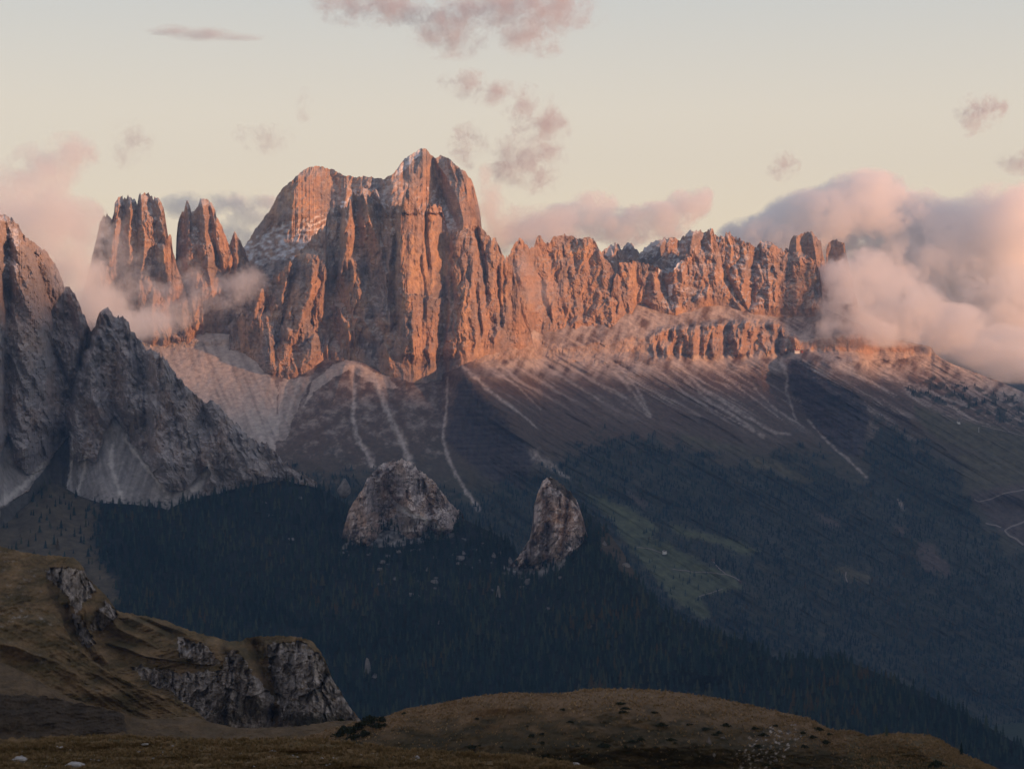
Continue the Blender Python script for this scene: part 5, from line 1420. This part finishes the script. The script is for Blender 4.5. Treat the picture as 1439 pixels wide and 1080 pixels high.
# ================================================================== clouds
def cloud(name, label, blobs, dens, nscale, amp, thr=0.0, gain=4.0, col=(0.99, 0.985, 0.98), kind=None, aniso=0.15, step=0.35, stretch=(1, 1, 1), detail=7.0, emis=None):
    """blobs: (u, v, r, half-width px, half-height px, half-depth m): their union is the cloud's body,
    eaten away by noise; the volume is real and lit by sun and sky"""
    C = np.array([px(u, v, r) for (u, v, r, *_) in blobs]); org = C.mean(0)
    E = np.array([(a * r / FPX, d, b * r / FPX) for (u, v, r, a, b, d) in blobs])
    bm = bmesh.new()
    for c, e in zip(C - org, E):
        res = bmesh.ops.create_icosphere(bm, subdivisions=3, radius=1.0)
        for v_ in res["verts"]:
            v_.co = (v_.co.x * e[0] + c[0], v_.co.y * e[1] + c[1], v_.co.z * e[2] + c[2])
    me = bpy.data.meshes.new(name); bm.to_mesh(me); bm.free()
    o = bpy.data.objects.new(name, me); COL.objects.link(o); o.location = org
    if len(blobs) > 1:
        md = o.modifiers.new("union", 'REMESH'); md.mode = 'VOXEL'; md.voxel_size = max(12.0, E.min() * 0.16)
    m = bpy.data.materials.new(name); m.use_nodes = True
    n = m.node_tree.nodes; l = m.node_tree.links
    n.clear()
    outn = n.new("ShaderNodeOutputMaterial"); pv = n.new("ShaderNodeVolumePrincipled")
    pv.inputs["Color"].default_value = (*col, 1); pv.inputs["Anisotropy"].default_value = aniso
    l.new(pv.outputs[0], outn.inputs["Volume"])
    tc_ = n.new("ShaderNodeTexCoord"); pos = tc_.outputs["Object"]
    def math_(op, a, b=None, c=None):
        k = n.new("ShaderNodeMath"); k.operation = op
        for i, x in enumerate((a, b, c)):
            if x is None: continue
            if isinstance(x, (int, float)): k.inputs[i].default_value = x
            else: l.new(x, k.inputs[i])
        return k.outputs[0]
    d = None
    for c, e in zip(C - org, E):
        k = n.new("ShaderNodeVectorMath"); k.operation = 'MULTIPLY_ADD'
        l.new(pos, k.inputs[0]); k.inputs[1].default_value = tuple(1 / e); k.inputs[2].default_value = tuple(-c / e)
        q = n.new("ShaderNodeVectorMath"); q.operation = 'LENGTH'; l.new(k.outputs[0], q.inputs[0])
        d = q.outputs["Value"] if d is None else math_('SMOOTH_MIN', d, q.outputs["Value"], 0.25)
    f = math_('SUBTRACT', 1.0, d)
    mp = n.new("ShaderNodeVectorMath"); mp.operation = 'MULTIPLY'; l.new(pos, mp.inputs[0]); mp.inputs[1].default_value = stretch
    no = n.new("ShaderNodeTexNoise"); no.inputs["Scale"].default_value = 1.0 / nscale; no.inputs["Detail"].default_value = detail; no.inputs["Roughness"].default_value = 0.70; no.inputs["Distortion"].default_value = 0.35
    l.new(mp.outputs[0], no.inputs["Vector"])
    n2 = n.new("ShaderNodeTexNoise"); n2.inputs["Scale"].default_value = 4.5 / nscale; n2.inputs["Detail"].default_value = 5.0; n2.inputs["Roughness"].default_value = 0.65; n2.inputs["Distortion"].default_value = 1.2
    l.new(mp.outputs[0], n2.inputs["Vector"])
    nsum = math_('ADD', no.outputs[0], math_('MULTIPLY', math_('SUBTRACT', n2.outputs[0], 0.5), 0.45))
    nz = math_('MULTIPLY', math_('SUBTRACT', nsum, 0.5), amp)
    body = math_('MULTIPLY', math_('SUBTRACT', math_('ADD', f, nz), thr), gain)
    body = math_('MINIMUM', math_('MAXIMUM', body, 0.0), 1.0)
    edge = math_('MINIMUM', math_('MAXIMUM', math_('MULTIPLY', f, 6.0), 0.0), 1.0)
    l.new(math_('MULTIPLY', math_('MULTIPLY', body, edge), dens), pv.inputs["Density"])
    me.materials.append(m)
    ext = (C - org + E).max(0) - (C - org - E).min(0)
    m.cycles.volume_step_rate = max(0.02, 10 * nscale * 0.065 / ext.mean())
    tag(o, label, "cloud", kind=kind)
    return o

def build_clouds():
    b0 = 9900
    cloud("cloud", "great pink-cream cumulus bank filling the right side behind the cliffs",
          [(1085, 338, b0, 85, 42, 420), (1150, 318, b0, 90, 58, 480), (1215, 296, b0, 80, 62, 460), (1262, 300, b0 + 50, 60, 52, 420), (1320, 345, b0 + 100, 95, 72, 520), (1410, 325, b0 - 100, 80, 75, 460), (1270, 400, b0, 110, 80, 520), (1400, 430, b0 - 200, 110, 90, 520), (1340, 480, b0 - 200, 110, 56, 420), (1445, 490, b0 - 200, 80, 50, 420)],
          0.0105, 280, 4.4, 0.06, 9.0)
    rr = float(F.r(1230, 470))
    cloud("cloud", "soft orange-pink cloud hugging the right end of the cliffs and hiding their foot",
          [(1186, 408, rr - 60, 34, 56, 150), (1212, 380, rr, 36, 40, 170), (1176, 440, rr - 100, 40, 34, 160), (1170, 388, rr + 160, 26, 30, 120), (1205, 440, rr - 120, 62, 44, 230), (1180, 466, rr - 200, 50, 26, 170), (1260, 440, rr - 80, 80, 52, 280), (1245, 468, rr - 230, 80, 24, 200), (1330, 462, rr + 60, 80, 40, 300), (1400, 490, rr + 200, 80, 40, 300), (1450, 515, rr + 500, 80, 28, 300), (1405, 510, rr + 700, 60, 32, 280), (1240, 395, rr + 60, 60, 46, 260)],
          0.0085, 180, 4.6, 0.12, 3.5)
    cloud("cloud", "pink cloud billowing up between the left massif and the twin towers",
          [(15, 300, 6500, 75, 66, 380), (70, 320, 6500, 62, 64, 360), (40, 262, 6500, 60, 44, 300), (100, 375, 6500, 52, 66, 330), (75, 240, 6500, 40, 30, 240), (135, 430, 6550, 60, 46, 320), (190, 452, 6600, 70, 32, 300), (-60, 330, 6400, 90, 80, 380), (112, 320, 6650, 46, 50, 280), (100, 215, 6500, 44, 34, 220), (55, 225, 6500, 44, 30, 220)],
          0.0075, 190, 4.4, 0.12, 1.8)
    rc = float(Cs.r(80, 400))
    cloud("cloud", "soft pink veil of cloud spilling over the near side of the left massif's crest",
          [(88, 385, rc - 60, 26, 40, 90), (112, 420, rc + 40, 30, 34, 90), (66, 350, rc - 10, 22, 26, 80)], 0.0065, 110, 4.0, 0.25, 1.2)
    rb = float(B2.r(290, 420))
    cloud("cloud", "ragged band of mist drifting in front of the towers' feet",
          [(325, 405, rb - 330, 60, 30, 130), (290, 422, rb - 340, 70, 30, 140), (352, 392, rb - 380, 30, 26, 100), (240, 438, rb - 370, 70, 30, 140), (196, 440, rb - 420, 50, 36, 150), (262, 398, rb - 300, 34, 52, 120), (225, 405, rb - 310, 60, 26, 120)],
          0.0075, 130, 5.0, 0.34, 1.4)
    cloud("cloud", "thin veil of mist rising across the shadowed side of the twin towers",
          [(158, 340, rb - 330, 34, 66, 130), (178, 385, rb - 340, 44, 50, 140), (140, 390, rb - 380, 40, 56, 140)], 0.0060, 120, 5.0, 0.30, 1.2)
    ra = 8200
    cloud("cloud", "orange plume of cloud streaming from the right shoulder of the main summit",
          [(690, 285, ra, 34, 46, 170), (705, 325, ra, 40, 46, 190), (735, 322, ra + 100, 52, 40, 220), (684, 250, ra, 16, 26, 90), (770, 310, ra + 150, 45, 28, 200)],
          0.0080, 130, 3.6, 0.22, 1.6)
    cloud("cloud", "row of pink and orange cumulus puffs behind the serrated ridge",
          [(800, 318, 9700, 66, 36, 300), (838, 298, 9700, 46, 34, 260), (880, 318, 9700, 60, 34, 280), (925, 312, 9700, 58, 32, 260), (968, 288, 9750, 36, 28, 200), (985, 275, 9800, 20, 16, 120), (760, 330, 9650, 60, 36, 280)],
          0.0100, 130, 5.2, 0.26, 5.0)
    cloud("cloud", "faint veil of mist across the left end of the serrated ridge",
          [(760, 408, float(F.r(760, 470)) - 110, 44, 36, 90), (735, 372, float(F.r(735, 470)) - 60, 24, 36, 80)], 0.0045, 120, 2.2, 0.2, 1.6)
    cloud("cloud", "pink-grey cloud seen between the towers and the domed summit",
          [(268, 290, 9000, 52, 24, 200), (318, 285, 9000, 48, 20, 190), (350, 306, 9000, 38, 26, 180), (372, 285, 9000, 26, 16, 120), (335, 330, 9000, 40, 30, 180)], 0.0080, 120, 4.0, 0.22, 1.8)
    hi = 9600  # wisps below: darker mauve volume colour stands in for their shade
    cloud("cloud", "torn rosy cloud at the top edge of the sky",
          [(640, 28, hi, 78, 59, 312), (690, 18, hi, 78, 40, 288), (745, 30, hi, 78, 59, 300), (800, 10, hi, 65, 40, 240), (560, 12, hi, 91, 35, 264), (500, 8, hi, 78, 32, 240), (600, 50, hi, 39, 35, 180)],
          0.0100, 150, 6.0, 0.42, 0.9, col=(0.74, 0.69, 0.71))
    cloud("cloud", "wispy mauve cloud curling above the right of the main summit",
          [(655, 120, hi, 47, 27, 144), (700, 132, hi, 52, 24, 144), (738, 148, hi, 47, 35, 168), (772, 178, hi, 36, 49, 168), (745, 222, hi, 60, 59, 240), (715, 240, hi, 39, 30, 144), (658, 204, hi, 34, 38, 144), (760, 255, hi, 34, 24, 132)],
          0.0120, 110, 6.0, 0.42, 0.9, col=(0.74, 0.69, 0.71))
    cloud("cloud", "thin dark streak of cloud alone high in the left sky",
          [(245, 43, hi, 52, 8, 144), (285, 49, hi, 57, 11, 156), (330, 53, hi, 52, 7, 132)], 0.0090, 90, 3.0, 0.20, 1.2, col=(0.74, 0.69, 0.71), stretch=(0.35, 1, 1))
    cloud("cloud", "small grey puff high in the right sky", [(1375, 158, hi, 39, 32, 156), (1395, 150, hi, 26, 22, 108), (1362, 172, hi, 18, 24, 84)], 0.0120, 75, 6.0, 0.38, 1.0, col=(0.74, 0.69, 0.71))
    cloud("cloud", "tiny mauve puff just above the right end of the cliffs", [(1102, 232, hi, 26, 27, 108), (1092, 240, hi, 18, 12, 84)], 0.0110, 65, 6.0, 0.38, 1.0, col=(0.74, 0.69, 0.71))
    cloud("cloud", "mauve scrap of cloud cut by the right edge above the cumulus bank", [(1432, 230, hi, 39, 19, 132), (1460, 222, hi, 47, 27, 144)], 0.0110, 85, 4.5, 0.3, 1.0, col=(0.74, 0.69, 0.71))
    cloud("cloud", "barely visible wisp above the twin towers", [(186, 198, hi, 34, 40, 144), (172, 215, hi, 18, 27, 96)], 0.0060, 75, 6.0, 0.42, 0.9, col=(0.74, 0.69, 0.71))
    cloud("cloud", "faint pair of wisps left of the domed summit", [(375, 195, hi, 44, 27, 132), (345, 188, hi, 26, 16, 96), (428, 150, hi, 16, 32, 96)], 0.0060, 70, 6.0, 0.42, 0.9, col=(0.74, 0.69, 0.71))
if WITH_CLOUDS:
    build_clouds()

# ================================================================== haze
if WITH_HAZE:
    bm = bmesh.new(); box(bm, -9300, 16200, -7900, 14100, -1800, 1650)
    me = bpy.data.meshes.new("haze"); bm.to_mesh(me); bm.free()
    hz = bpy.data.objects.new("haze", me); COL.objects.link(hz)
    m = bpy.data.materials.new("air"); m.use_nodes = True
    n = m.node_tree.nodes; n.clear()
    om = n.new("ShaderNodeOutputMaterial"); pv = n.new("ShaderNodeVolumePrincipled")
    pv.inputs["Color"].default_value = (0.31, 0.56, 0.96, 1); pv.inputs["Density"].default_value = 2.1e-5; pv.inputs["Anisotropy"].default_value = 0.0
    m.node_tree.links.new(pv.outputs[0], om.inputs["Volume"])
    me.materials.append(m)
    tag(hz, "thin blue evening air filling the valley", kind="stuff")
